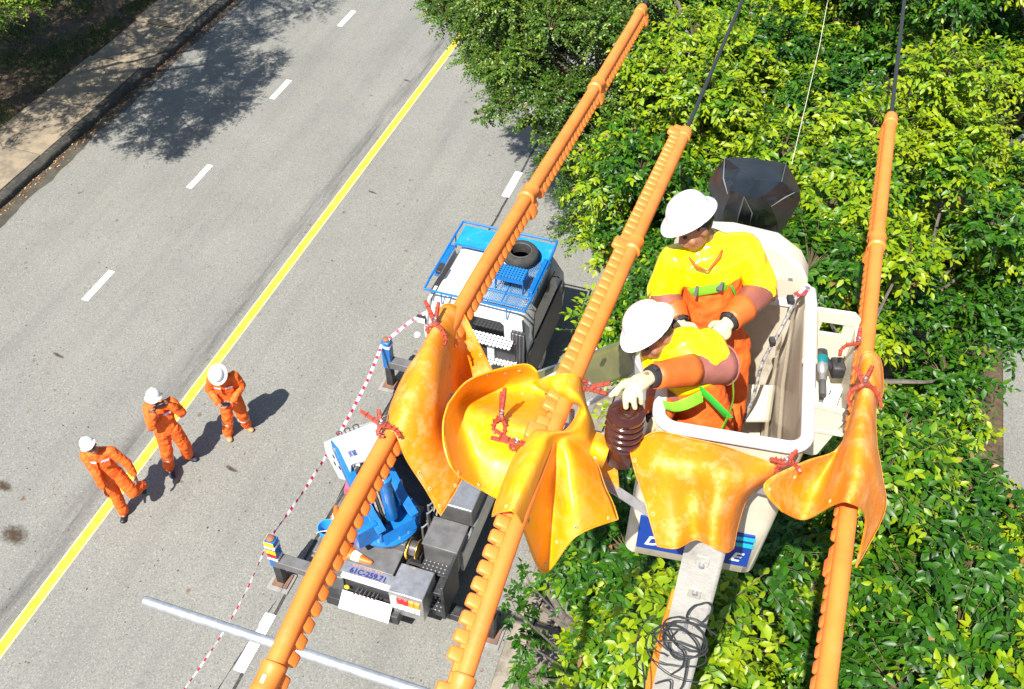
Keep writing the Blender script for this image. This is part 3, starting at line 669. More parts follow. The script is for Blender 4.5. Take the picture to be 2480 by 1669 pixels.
# tangle of black wire on the pole
wr=thing('wire_coil','tangled coil of thin black wire hanging on the concrete pole','wire',W(-1.06,9.08,7.7))
rw=random.Random(8); cz=W(-1.06-.155,9.08,0)
def wloop(cx,cz_,rx,rz,turns,ph,drift,rad,name='wire_loop'):
    pts=[]
    n=int(26*turns)
    for i in range(n+1):
        a=ph+6.283*turns*i/n; k=1+.16*math.sin(a*.7+ph)+.08*math.sin(a*2.3)
        pts.append(cz+VS*(cx+rx*k*math.cos(a)+drift[0]*i/n)+UP*(cz_+rz*k*math.sin(a)+drift[1]*i/n)-VT*(.01+.03*rw.random()*.3+.02*math.sin(a*1.3+ph)))
    b=W(-1.06,9.08,7.7)
    MB().tube([p-b for p in pts],rad,6).build(name,M_WIRE,wr)
for cx,c_,rx,rz,tu,ph,dr,rad in((.01,7.96,.125,.16,1.7,.4,(.02,-.10),.0055),(-.03,7.84,.15,.13,1.3,1.5,(.04,-.05),.0055),(.02,7.82,.10,.20,1.3,2.4,(-.03,.04),.005),(.06,8.22,.06,.15,.8,-1.2,(0,-.06),.006),(-.04,7.66,.15,.14,1.2,3.0,(.03,.05),.0045),(.03,7.70,.22,.34,.75,1.0,(0,0),.004),(-.19,7.66,.07,.34,.55,1.4,(0,0),.004)   ): wloop(cx,c_,rx,rz,tu,ph,dr,rad)
b_=W(-1.06,9.08,7.7)
for q in([(-.11,8.02),(-.02,8.0),(.07,7.92),(.1,7.8)],[(-.12,8.01),(-.05,7.86),(.02,7.76),(.03,7.6),(-.02,7.45)],[(-.1,7.3),(-.02,7.38),(.0,7.25),(.05,7.05),(.1,6.9)],[(-.2,7.5),(-.16,7.2),(-.14,6.8)],[(.05,7.7),(.06,7.4),(.03,7.2),(.08,7.1)]):
    MB().tube([p-b_ for p in spline([cz+VS*x+UP*z-VT*(.02+.02*rw.random()) for x,z in q],7)],.006,6).build('wire_strand',M_WIRE,wr)
# pale rope
p=[at(2016,-60,6.4),at(1985,110,6.5),at(1950,260,6.55),at(1918,395,6.7)]
tag(MB().tube(p,.0042,6).build('rope',mat('pale_rope',(.55,.52,.42),.9)),'thin pale rope rising past the leaves above the black cover','rope')
# ---------------------------------------------------------------- insulating blankets
def blanket_mat(name,a,b,pale,amt,seed,ro=.5):
    m=bpy.data.materials.new(name); m.use_nodes=True; t=m.node_tree; N=t.nodes; L=t.links; p=N['Principled BSDF']
    tc=N.new('ShaderNodeTexCoord'); mp=N.new('ShaderNodeMapping'); mp.inputs['Location'].default_value=(seed,seed*.7,0); L.new(tc.outputs['Object'],mp.inputs[0]); co=mp.outputs[0]
    def nz(sc,d,lo,hi,amax=1.,dist=0.):
        n=N.new('ShaderNodeTexNoise'); n.inputs['Scale'].default_value=sc; n.inputs['Detail'].default_value=d; n.inputs['Roughness'].default_value=.74; n.inputs['Distortion'].default_value=dist
        L.new(co,n.inputs['Vector']); r=N.new('ShaderNodeMapRange'); r.inputs[1].default_value=lo; r.inputs[2].default_value=hi; r.inputs[4].default_value=amax; L.new(n.outputs[0],r.inputs[0]); return r.outputs[0]
    def mx(f,x,y):
        n=N.new('ShaderNodeMix'); n.data_type='RGBA'; L.new(f,n.inputs[0])
        for i,q in((6,x),(7,y)):
            if isinstance(q,tuple): n.inputs[i].default_value=q+(1,)
            else: L.new(q,n.inputs[i])
        return n.outputs[2]
    c=mx(nz(3.5,4,.35,.65),a,b); sc=nz(8,13,.47,.72,amt,.15); c=mx(sc,c,pale); fine=nz(34,6,.6,.78,amt*.55); c=mx(fine,c,pale)
    L.new(c,p.inputs['Base Color']); r=N.new('ShaderNodeMapRange'); r.inputs[3].default_value=ro; r.inputs[4].default_value=.8; L.new(sc,r.inputs[0]); L.new(r.outputs[0],p.inputs['Roughness'])
    n=N.new('ShaderNodeTexNoise'); n.inputs['Scale'].default_value=9; n.inputs['Detail'].default_value=3; L.new(co,n.inputs['Vector']); bu=N.new('ShaderNodeBump'); bu.inputs['Strength'].default_value=.18; bu.inputs['Distance'].default_value=.02; L.new(n.outputs[0],bu.inputs['Height']); L.new(bu.outputs[0],p.inputs['Normal'])
    p.inputs['Subsurface Weight'].default_value=0
    return m
M_BO=blanket_mat('orange_blanket',(.78,.255,.004),(.76,.215,.004),(.82,.46,.20),.8,1.)
M_BY=blanket_mat('yellow_blanket',(.80,.36,.003),(.78,.29,.003),(.86,.56,.22),.4,4.,.42)
M_BM=blanket_mat('mottled_blanket',(.76,.245,.004),(.74,.19,.004),(.84,.52,.24),.6,7.)
M_EYE=mat('eyelet_rubber',(.55,.36,.14),.5); M_DARK=mat('dark_hole',(.015,.012,.01),.8)
def blanket(label,rows,m,eyes=(),nu=7,nv=7):
    R=[[at(*q) for q in r] for r in rows]; P=patch(R,nu,nv); base=min((p for r in P for p in r),key=lambda p:p.z)
    c=P[len(P)//2][len(P[0])//2]; root=thing('rubber_blanket',label,'blanket',c,group='orange insulating blankets over the crossarm')
    mb=MB().grid([[p-c for p in r] for r in P]); sh=mb.build('sheet',m,root,ang=180,solid=.007,off=0,fixn=False)
    # raised rim along the border
    border=[P[0][j] for j in range(len(P[0]))]+[P[i][-1] for i in range(1,len(P))]+[P[-1][j] for j in range(len(P[0])-2,-1,-1)]+[P[i][0] for i in range(len(P)-2,0,-1)]
    MB().tube([p-c for p in border]+[border[0]-c],.0055,6,cap=False).build('rim',m,root)
    flat=[(i,j,pr(P[i][j])) for i in range(1,len(P)-1) for j in range(1,len(P[0])-1)]
    for (x,y) in eyes:
        i,j,q=min(flat,key=lambda f:(f[2][0]-x)**2+(f[2][1]-y)**2+ (f[2][2]-4)*8); p=P[i][j]
        n=(P[i+1][j]-P[i-1][j]).cross(P[i][j+1]-P[i][j-1]).normalized()
        if n.dot(p-Vector((0,0,H)))>0: n=-n
        e=MB().lathe([(.0035,.003),(.0055,.0075),(.0095,.0072),(.0115,.003)],p-c,n,12).build('eyelet',M_EYE,root); MB().lathe([(.0035,.004),(.0034,.0052)],p-c,n,8).build('hole',M_DARK,e)
    return root
blanket('mottled orange blanket over the left line guard with two clamps',[
 [(1085,765,9.18),(1064,752,9.33),(1085,736,9.39),(1118,755,9.34),(1155,825,9.22),(1197,908,9.0)],
 [(1042,845,9.12),(1024,838,9.36),(1050,812,9.47),(1088,850,9.32),(1112,930,8.92),(1180,985,8.93)],
 [(975,925,9.12),(985,898,9.36),(1020,885,9.49),(1060,935,9.40),(1092,1005,9.12),(1152,1062,8.95)],
 [(945,1000,9.12),(948,985,9.36),(985,985,9.47),(1032,1032,9.36),(1075,1092,9.16),(1122,1152,8.98)],
 [(930,1062,9.16),(937,1050,9.33),(958,1048,9.39),(985,1112,9.26),(1030,1182,9.08),(1067,1247,8.93)]],M_BO,
 eyes=[(1117,756),(1140,807),(1163,858),(992,1154),(1029,1192),(1063,1228),(1109,1180),(943,1078)])
blanket('bright yellow dished blanket between the left and middle line guards',[
 [(1086,978,9.40),(1130,925,9.36),(1200,897,9.30),(1273,883,9.24),(1300,900,9.2)],
 [(1076,1010,9.41),(1122,965,9.18),(1200,948,9.04),(1285,945,9.0),(1320,960,9.0)],
 [(1073,1040,9.41),(1118,990,9.19),(1190,1004,9.27),(1300,1038,9.31),(1340,1050,9.3)],
 [(1076,1080,9.39),(1125,1042,9.19),(1200,1052,9.25),(1310,1082,9.27),(1345,1092,9.25)],
 [(1090,1125,9.33),(1140,1108,9.12),(1210,1115,9.12),(1310,1142,9.10),(1345,1150,9.1)],
 [(1112,1154,9.24),(1160,1182,9.10),(1212,1210,9.02),(1290,1240,8.96),(1330,1250,8.95)]],M_BY,
 eyes=[(1176,908),(1218,901),(1260,897),(1264,955),(1110,1147),(1157,1176)])
blanket('yellow blanket clamped over the middle line guard with a long hanging corner',[
 [(1292,927,9.36),(1315,918,9.45),(1345,910,9.51),(1378,907,9.53),(1403,914,9.48),(1413,930,9.3)],
 [(1319,947,9.38),(1340,944,9.48),(1360,940,9.53),(1384,939,9.54),(1406,947,9.46),(1415,962,9.32)],
 [(1375,972,9.44),(1386,967,9.49),(1396,963,9.51),(1405,963,9.50),(1415,972,9.43),(1423,992,9.25)],
 [(1404,988,9.36),(1408,992,9.40),(1413,997,9.41),(1419,1006,9.40),(1429,1020,9.34),(1438,1036,9.22)],
 [(1364,1047,9.40),(1376,1042,9.44),(1388,1040,9.45),(1402,1045,9.42),(1420,1062,9.35),(1437,1082,9.22)],
 [(1288,1040,9.44),(1306,1047,9.52),(1330,1052,9.54),(1352,1061,9.45),(1380,1068,9.40),(1431,1105,9.2)],
 [(1250,1098,9.38),(1276,1090,9.53),(1314,1090,9.55),(1342,1108,9.36),(1385,1110,9.37),(1448,1130,9.15)],
 [(1224,1158,9.36),(1250,1148,9.54),(1293,1150,9.54),(1333,1174,9.2),(1385,1170,9.31),(1465,1180,9.1)],
 [(1203,1215,9.34),(1236,1203,9.54),(1270,1210,9.52),(1328,1278,9.02),(1392,1235,9.24),(1483,1218,9.05)],
 [(1193,1250,9.28),(1222,1238,9.53),(1256,1254,9.50),(1316,1386,8.78),(1394,1298,9.10),(1496,1257,9.0)]],M_BY,
 eyes=[(1285,1257),(1350,1311),(1399,1271),(1478,1252),(1320,1364),(1227,1226)])
blanket('wide orange blanket draped over the pole top in front of the bucket',[
 [(1526,1090,9.26),(1587,1047,9.33),(1677,1064,9.36),(1751,1081,9.37),(1849,1115,9.34),(1895,1126,9.30)],
 [(1540,1145,9.22),(1600,1120,9.36),(1680,1130,9.37),(1755,1140,9.43),(1826,1158,9.34),(1868,1158,9.22)],
 [(1556,1190,9.14),(1615,1190,9.23),(1680,1196,9.20),(1738,1200,9.34),(1790,1208,9.24),(1815,1198,9.06)],
 [(1573,1253,9.08),(1630,1258,9.13),(1683,1255,9.10),(1726,1258,9.24),(1768,1268,9.13),(1790,1258,8.98)],
 [(1593,1322,8.98),(1638,1327,9.03),(1684,1306,8.98),(1722,1322,9.12),(1758,1337,9.04),(1775,1328,8.94)]],M_BM,
 eyes=[(1539,1120),(1582,1240)])
blanket('orange blanket wrapped round the right line guard with a spread skirt',[
 [(2082,882,9.26),(2085,864,9.34),(2095,854,9.40),(2110,853,9.40),(2128,864,9.34),(2136,888,9.24)],
 [(2073,930,9.24),(2079,920,9.34),(2092,915,9.41),(2110,915,9.42),(2130,926,9.35),(2138,950,9.22)],
 [(2066,988,9.20),(2071,976,9.32),(2082,968,9.39),(2098,968,9.41),(2113,973,9.36),(2121,990,9.24)],
 [(2032,1085,9.22),(2045,1062,9.29),(2062,1046,9.40),(2085,1040,9.45),(2110,1048,9.38),(2123,1075,9.2)],
 [(1947,1120,9.30),(2003,1132,9.15),(2045,1115,9.38),(2080,1105,9.47),(2115,1120,9.36),(2136,1155,9.12)],
 [(1852,1174,9.34),(1970,1185,9.06),(2030,1170,9.32),(2075,1160,9.47),(2116,1180,9.28),(2141,1240,8.98)],
 [(1893,1237,9.2),(1948,1257,9.02),(2018,1222,9.30),(2058,1217,9.45),(2097,1256,9.16),(2073,1373,8.74)]],M_BM,
 eyes=[(1870,1184),(1921,1155),(2010,1215)])
blanket('small yellow blanket saddled on the crossarm beside the brown insulator',[
 [(1425,1046,9.18),(1450,1050,9.22),(1478,1062,9.20)],[(1424,1072,9.25),(1447,1078,9.27),(1472,1090,9.25)],[(1423,1100,9.2),(1442,1108,9.21),(1464,1116,9.2)],[(1424,1128,9.06),(1440,1136,9.06),(1456,1134,9.06)]],M_BY,eyes=[(1443,1106)])
blanket('deep orange blanket hanging in shade behind the crossarm beside the brace',[
 [(1440,1110,9.02),(1465,1116,9.02),(1492,1120,9.02)],[(1436,1140,8.94),(1468,1146,8.94),(1495,1150,8.94)],[(1440,1162,8.86),(1470,1172,8.86),(1498,1182,8.86)]],M_BO,eyes=[(1461,1124)])
# ---------------------------------------------------------------- blanket clamps
M_CLAMP=mat('red_brown_plastic',(.33,.055,.030),.45,col2=(.26,.04,.022),scale=20,dirt=(.42,.16,.10),dscale=20,damt=.5)
M_SPR=mat('spring_steel',(.6,.6,.6),.3,metal=1)
def clamp(label,h1,h2,pv_,j1,j2,z,zj=None,bulge=.02,wd=.024):
    zj=z-.03 if zj is None else zj
    c=at(*pv_,z); root=thing('blanket_clamp',label,'clamp',c,group='red-brown blanket clamps')
    cen=(at(*j1,zj)+at(*j2,zj))/2
    for h,j,dz in((h1,j2,.006),(h2,j1,-.006)):
        a=at(*h,z+.03+dz); b=at(*j,zj); m=c+UP*dz
        out=(b-(cen+c)/2); sd=(b-c).cross(UP).normalized()
        if sd.dot(b-cen)<0: sd=-sd
        pts=spline([a,a.lerp(m,.55),m,m.lerp(b,.42)+sd*bulge,m.lerp(b,.78)+sd*bulge*.95,b],5); n=len(pts)
        arm=MB().tube([p-c for p in pts],[(wd*.34+wd*.22*math.sin(3.14*min(1,i/n*1.2+.1)),wd*.5) for i in range(n)],6).build('arm',M_CLAMP,root,ang=30)
        for k in range(3,n-2,3):      # moulded stiffening webs
            d=(pts[k+1]-pts[k-1]).normalized(); x,y,_=frame(d)
            MB().box(pts[k]-c+y*.004,(wd*.95,.003,wd*1.1),Matrix((x,d,y)).transposed()).build('web',M_CLAMP,arm,smooth=False)
    MB().tube([Vector((.012*math.cos(k*.7),.012*math.sin(k*.7),.012+.0008*k)) for k in range(30)],.0018,5).build('spring',M_SPR,root)
    return root
clamp('red clamp standing up from the mottled orange blanket above the truck',(1030,729),(1062,733),(1053,782),(1038,806),(1077,838),9.47)
clamp('red clamp at the lower end of the mottled orange blanket',(873,995),(917,992),(922,1030),(930,1058),(968,1060),9.43)
clamp('upright red clamp in the middle of the yellow dished blanket',(1223,941),(1215,950),(1214,1006),(1198,1050),(1212,1060),9.36,zj=9.26)
clamp('red clamp lying across the yellow middle blanket near its crest',(1189,1060),(1200,1042),(1250,1075),(1245,1090),(1316,1096),9.48,zj=9.45)
clamp('red clamp pointing towards the brown insulator',(1478,928),(1470,954),(1425,940),(1358,932),(1410,925),9.42,zj=9.44)
clamp('red clamp joining the wide blanket to the right-hand blanket',(1866,1112),(1930,1090),(1901,1122),(1886,1150),(1938,1143),9.36,zj=9.30)
clamp('red clamp crossed like scissors on the right line guard blanket',(2070,887),(2113,887),(2092,928),(2062,986),(2134,988),9.46,zj=9.34,bulge=.035)
clamp('red clamp hooked over the rim of the tool tray',(2083,795),(2079,812),(2078,830),(2034,862),(2079,856),9.18,zj=9.1,bulge=.03)
# ================================================================ bucket, boom, truck
M_CREAM=mat('cream_fibreglass',(.56,.52,.41),.5,col2=(.50,.45,.35),scale=4,dirt=(.22,.18,.13),dscale=9,damt=.45,bump=.05)
M_CREAMD=mat('grimy_shaded_fibreglass',(.48,.43,.34),.6,col2=(.38,.33,.26),scale=3,detail=9,dirt=(.12,.09,.07),dscale=6,damt=.6)  # grime, with the shade inside the bucket painted into the tone
M_WHITE=mat('white_paint',(.62,.63,.63),.35,col2=(.56,.57,.57),scale=5,dirt=(.35,.34,.31),dscale=12,damt=.35)
M_FOAM=mat('white_foam_rim',(.66,.66,.68),.5,col2=(.58,.58,.60),scale=6,dirt=(.4,.38,.34),dscale=16,damt=.3)
M_LINER=bpy.data.materials.new('clear_liner'); M_LINER.use_nodes=True; _p=M_LINER.node_tree.nodes['Principled BSDF']; _p.inputs['Base Color'].default_value=(.35,.30,.22,1); _p.inputs['Alpha'].default_value=.35; _p.inputs['Roughness'].default_value=.2
M_BLUE=mat('blue_paint',(.006,.140,.43),.35,col2=(.005,.11,.36),scale=6,dirt=(.06,.09,.14),dscale=14,damt=.4,coat=.3)
M_BLACK=mat('black_paint',(.022,.022,.024),.5,col2=(.04,.04,.042),scale=7,dirt=(.12,.11,.10),dscale=12,damt=.5)
M_DECK=mat('grey_deck_plate',(.16,.155,.155),.55,metal=.3,col2=(.10,.10,.10),scale=5,detail=9,dirt=(.28,.26,.23),dscale=10,damt=.5,bump=.1)
M_STEEL=mat('brushed_steel',(.55,.55,.55),.35,metal=.8,col2=(.45,.44,.43),scale=9,dirt=(.25,.22,.19),dscale=11,damt=.5)
M_BOX=mat('dark_grey_box',(.10,.10,.10),.45,metal=.35,col2=(.14,.135,.13),scale=5,dirt=(.24,.22,.2),dscale=9,damt=.4)
M_RUB=mat('tyre_rubber',(.025,.025,.025),.85,col2=(.045,.043,.04),scale=12,bump=.4,bscale=60)
M_GLASS=mat('dark_window',(.008,.009,.010),.12,spec=.4)
M_RED=mat('red_plastic',(.55,.02,.02),.3); M_AMB=mat('amber_lens',(.85,.28,.01),.25); M_LENSW=mat('white_lens',(.8,.78,.75),.25); M_YL=mat('yellow_reflector',(.85,.55,.01),.45)
M_SIGNB=mat('deep_blue_print',(.006,.045,.26),.4); M_TEAL=mat('teal_print',(.01,.38,.48),.4)
M_OLIVE=mat('olive_fibreglass',(.135,.135,.05),.35,col2=(.10,.10,.035),scale=3,coat=.4,dirt=(.3,.28,.16),dscale=8,damt=.3)
M_GREYB=mat('grey_boom_paint',(.30,.30,.30),.4,col2=(.24,.24,.24),scale=4,dirt=(.12,.12,.11),dscale=9,damt=.4)
M_WOOD=mat('board_wood',(.55,.36,.19),.7,col2=(.46,.28,.14),scale=9)
def perf_mat(name,base,hole,pitch,rad=.28,rough=.5):
    m=bpy.data.materials.new(name); m.use_nodes=True; t=m.node_tree; N=t.nodes; L=t.links; p=N['Principled BSDF']; p.inputs['Roughness'].default_value=rough
    tc=N.new('ShaderNodeTexCoord'); vm=N.new('ShaderNodeVectorMath'); vm.operation='SCALE'; vm.inputs['Scale'].default_value=1/pitch; L.new(tc.outputs['Object'],vm.inputs[0])
    fr=N.new('ShaderNodeVectorMath'); fr.operation='FRACTION'; L.new(vm.outputs[0],fr.inputs[0]); sb=N.new('ShaderNodeVectorMath'); sb.operation='SUBTRACT'; sb.inputs[1].default_value=(.5,.5,0); L.new(fr.outputs[0],sb.inputs[0])
    mu=N.new('ShaderNodeVectorMath'); mu.operation='MULTIPLY'; mu.inputs[1].default_value=(1,1,0); L.new(sb.outputs[0],mu.inputs[0]); ln=N.new('ShaderNodeVectorMath'); ln.operation='LENGTH'; L.new(mu.outputs[0],ln.inputs[0])
    c=N.new('ShaderNodeMath'); c.operation='LESS_THAN'; c.inputs[1].default_value=rad; L.new(ln.outputs['Value'],c.inputs[0]); mx=N.new('ShaderNodeMix'); mx.data_type='RGBA'; mx.inputs[6].default_value=base+(1,); mx.inputs[7].default_value=hole+(1,); L.new(c.outputs[0],mx.inputs[0]); L.new(mx.outputs[2],p.inputs['Base Color']); return m
M_PERFW=perf_mat('perforated_white',(.74,.74,.73),(.03,.03,.03),.062); M_PERFB=perf_mat('perforated_blue',(.008,.15,.45),(.004,.02,.06),.052,.3); M_PERFK=perf_mat('perforated_black',(.03,.03,.032),(.25,.25,.25),.06,.17)
def text(name,body,size,m,parent,M4,ext=.001,shear=0.,bold=False):
    cu=bpy.data.curves.new(name,'FONT'); cu.body=body; cu.size=size; cu.extrude=ext; cu.shear=shear; cu.align_x='CENTER'; cu.align_y='CENTER'; cu.resolution_u=3
    if bold: cu.offset=size*.022
    tmp=bpy.data.objects.new('tmp',cu); link(tmp); dg=bpy.context.evaluated_depsgraph_get(); me=bpy.data.meshes.new_from_object(tmp.evaluated_get(dg)); bpy.data.objects.remove(tmp)
    me.name=name; me.materials.clear(); o=obj(name,me,m,parent); o.matrix_local=M4; return o
def M4(o,x,y,z=None):
    x=Vector(x).normalized(); y=Vector(y).normalized(); z=x.cross(y); m=Matrix((x,y,z)).transposed().to_4x4(); m.translation=Vector(o); return m
# ---------------------------------------------------------------- the bucket
BT=math.radians(6); BO=W(-.895,9.075,8.1); BR=-TH+BT
bk=thing('bucket','cream two-man lift bucket with white rim holding the linemen','bucket',BO,BR)
BX=Vector((math.cos(BR),math.sin(BR),0)); BY=Vector((-math.sin(BR),math.cos(BR),0))
wb,wt=.375,.375; L0=1.27; hz=1.2
def shell(x0,x1,y0,y1,z,rad,n=5):
    P=[]
    for cx,cy,a0 in((x1-rad,y0+rad,-90),(x1-rad,y1-rad,0),(x0+rad,y1-rad,90),(x0+rad,y0+rad,180)):
        for k in range(n+1):
            a=math.radians(a0+90*k/n); P.append((cx+rad*math.cos(a),cy+rad*math.sin(a),z))
    return P+[P[0]]
SH=lambda P:[(p[0]-.075*(1-p[2]/1.2),p[1],p[2]) for p in P]
rows=[shell(-wb+.03,wb-.03,.05,L0-.03,0,.06),shell(-wb,wb,.015,L0,.03,.07),shell(-wb,wb,.0,L0,.5,.07),shell(-wt,wt,0,L0,hz,.07)]
MB().grid([SH(r) for r in rows]).build('outer_shell',M_CREAM,bk,ang=50)
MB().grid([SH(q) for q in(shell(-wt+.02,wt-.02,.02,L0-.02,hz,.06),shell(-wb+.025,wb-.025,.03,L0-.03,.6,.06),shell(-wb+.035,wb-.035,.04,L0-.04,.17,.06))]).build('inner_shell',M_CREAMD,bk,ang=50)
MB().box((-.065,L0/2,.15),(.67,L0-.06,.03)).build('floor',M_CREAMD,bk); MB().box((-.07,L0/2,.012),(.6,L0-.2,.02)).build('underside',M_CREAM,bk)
rim=[Vector(p) for p in shell(-wt+.005,wt-.005,.005,L0,hz+.01,.09)][:-1]
k0=max(range(len(rim)),key=lambda i:-rim[i].x-rim[i].y*.0+rim[i].y)   # start at back left
path=[(-wt+.005,L0-.15),(-wt+.005,.12)]; pts=[(-wt+.005,L0-.2,hz)]+[tuple(p) for p in shell(-wt+.005,wt-.005,.005,L0,hz,.1)]
rp=[Vector((-wt+.005,L0-.25,hz)),Vector((-wt+.005,.6,hz))]+[Vector((-wt+.005+.1-.1*math.cos(a),.005+.1-.1*math.sin(a),hz)) for a in np.linspace(0,1.57,7)]+[Vector((wt-.005-.1+.1*math.sin(a),.105-.1*math.cos(a),hz)) for a in np.linspace(0,1.57,7)]+[Vector((wt-.005,.6,hz)),Vector((wt-.005,1.05,hz+.01)),Vector((wt-.01,1.18,hz+.0)),Vector((wt-.03,1.24,hz-.05))]
MB().tube(rp,.034,14).build('rim_pad',M_FOAM,bk)
MB().tube([Vector((wt-.005,.62,hz+.002)),Vector((wt-.005,1.0,hz+.006))],.041,14).build('rim_sleeve',M_CREAM,bk)
# translucent liner sheet leaning inside the right wall
MB().grid([[(wt-.05,y,1.17),(wt-.09,y,.75),(wt-.06,y,.2)] for y in np.linspace(.06,1.0,6)]).build('liner',M_LINER,bk)
for dx,zz in((-.10,.9),(-.13,.6)): MB().tube([(wt+dx,.1,zz),(wt+dx-.01,.6,zz+.12),(wt+dx+.02,1.2,zz+.22)],.012,8).build('rod',M_LINER,bk)
# back console
cs=thing('control_console','cream boom-tip console with chamfered corners behind the bucket','console',BO+BX*-.02+BY*(L0-.03)+UP*.1,BR)
poly=[(-.42,.25),(.34,.25),(.385,.5),(.39,.95),(.37,1.10),(.31,1.20),(.16,1.30),(-.1,1.33),(-.36,1.30),(-.42,1.15)]
MB().prism(poly,(0,0,0),Vector((1,0,0)),Vector((0,.03,1)),Vector((0,.16,.0))).build('panel',M_CREAM,cs,bev=.02)
def on_panel(x,z,d=.004): return Vector((x,.03*z-d,z))
MB().box(on_panel(.16,1.05),(.10,.008,.15)).build('decal',mat('decal',(.74,.68,.50),.5),cs); MB().box(on_panel(.2,.62),(.32,.008,.36)).build('instruction_plate',mat('dirty_print',(.40,.38,.36),.6,col2=(.10,.10,.10),scale=40,lo=.5,hi=.56),cs)
MB().tube([on_panel(.12,1.12,.0),on_panel(.12,1.12,.05),on_panel(.12,1.09,.07)],[.03,.028,.024],10).build('lever_boot',M_BLACK,cs); MB().cyl(on_panel(.12,1.08,.06),on_panel(.13,.98,.07),.012).build('lever',M_BLACK,cs)
MB().cyl(on_panel(.27,1.1,0),on_panel(.27,1.1,.012),.014,n=10).build('bolt',M_STEEL,cs); MB().prism([(-.42,.90),(.39,.90),(.39,.97),(-.42,.97)],(0,.02,0),Vector((1,0,0)),Vector((0,.03,1)),Vector((0,-.05,0))).build('ledge',M_WHITE,cs,bev=.015)
# front sign on the bucket, seen between the blankets
sg=thing('printed_sign','white lettering and teal stripes on a blue bucket sticker','sign',BO+BY*-.006+BX*-.065+UP*.38,BR)
MB().box((0.0,.002,-.10),(.63,.012,.30)).build('blue_field',M_SIGNB,sg,smooth=False)
MB().box((.235,-.005,.015),(.17,.003,.032)).build('stripe',M_TEAL,sg,smooth=False); MB().box((.235,-.005,-.045),(.17,.003,.036)).build('stripe',M_TEAL,sg,smooth=False)
MB().box((-.27,.0,.20),(.05,.003,.03)).build('stripe',M_TEAL,sg,smooth=False)
text('letter','D',.115,M_STICK,sg,M4((-.232,-.0055,-.17),(1,0,0),(0,0,1)),shear=.3,bold=True); text('letter','E',.115,M_STICK,sg,M4((.235,-.0055,-.17),(1,0,0),(0,0,1)),shear=.3,bold=True)
# things in the bucket
tag(MB().box((0,0,0),(.13,.17,.03),Matrix.Rotation(BR+.25,3,'Z')).build('wood_block',M_WOOD,bev=.003),'small wooden block on the bucket floor','block').location=BO+BX*.12+BY*.33+UP*.182
ch=thing('plastic_chain','white plastic chain links inside the front of the bucket','chain',BO+BX*.02+BY*.12+UP*.3)
for k in range(5):
    c=Vector((.045*k-.05,.0,.78-.035*k)); R3=Matrix.Rotation(.8*k,3,'X'); c=BX*c.x*1.3+UP*c.z
    MB().tube([c+R3@(BX*.022*math.cos(a)+UP*.03*math.sin(a)) for a in np.linspace(0,6.283,13)],.006,6,cap=False).build('link',M_FOAM,ch)
ln=thing('safety_lanyard','grey webbing lanyard with red hook on the bucket corner','lanyard',BO+BX*(wt-.09)+BY*1.10+UP*1.2)
lo=BO+BX*(wt-.09)+BY*1.10+UP*1.2
MB().tube([p for p in spline([(0,0,.02),BX*-.05+BY*-.12+UP*-.12,BX*-.12+BY*-.24+UP*-.3,BX*-.14+BY*-.34+UP*-.55,BX*-.22+BY*-.45+UP*-.8,BX*-.36+BY*-.5+UP*-.96],6)],.011,6).build('strap',mat('grey_webbing',(.30,.29,.26),.8,col2=(.05,.05,.06),scale=40),ln)
MB().tube(spline([(0,0,.03),BX*.035+UP*.05,BX*.05+BY*.04+UP*.05,BX*.03+BY*.06+UP*.02,BX*-.01+BY*.04],6),.009,8).build('hook',mat('red_hook',(.45,.03,.04),.35),ln)
MB().tube(spline([BX*.01+UP*.05,BX*.04+BY*.02+UP*.075,BX*.06+BY*.05+UP*.05],5),.012,8).build('gate',M_STEEL,ln); MB().box(BX*-.03+BY*-.02+UP*.01,(.035,.05,.03)).build('buckle',M_BLACK,ln); MB().box(BX*-.09+BY*-.18+UP*-.18,(.03,.05,.03)).build('buckle',M_BLACK,ln)
# lid of the foot box on the floor
tag(MB().prism([(0,0),(.22,.05),(.24,.34),(.02,.30)],(0,0,0),BX,BY,Vector((0,0,.03))).build('tool_bag',M_CREAM,bev=.008),'cream board standing on the bucket floor under the lanyard','board').location=BO+BX*.06+BY*.72+UP*.5
# ---------------------------------------------------------------- tool tray on the right side
M_TRAY=mat('tray_plastic',(.56,.52,.41),.5,dirt=(.25,.16,.10),dscale=14,damt=.5)
tr=thing('tool_tray','cream plastic tool tray hung on the right side of the bucket','tool tray',W(-.2,9.45,8.72),BR)
# local x outwards, y along the bucket
def trp(px,py,z): 
    q=at(px,py,z)-W(-.2,9.45,8.72); return Vector((q.dot(BX),q.dot(BY),q.z))
bl=[trp(1966,752,9.2),trp(2050,776,9.2),trp(2068,795,9.17)]
y1=.50
def wall(pts,th,name):
    MB().prism([(p[0],p[1]) for p in pts],(0,0,0),*th).build(name,M_TRAY,tr,bev=.006)
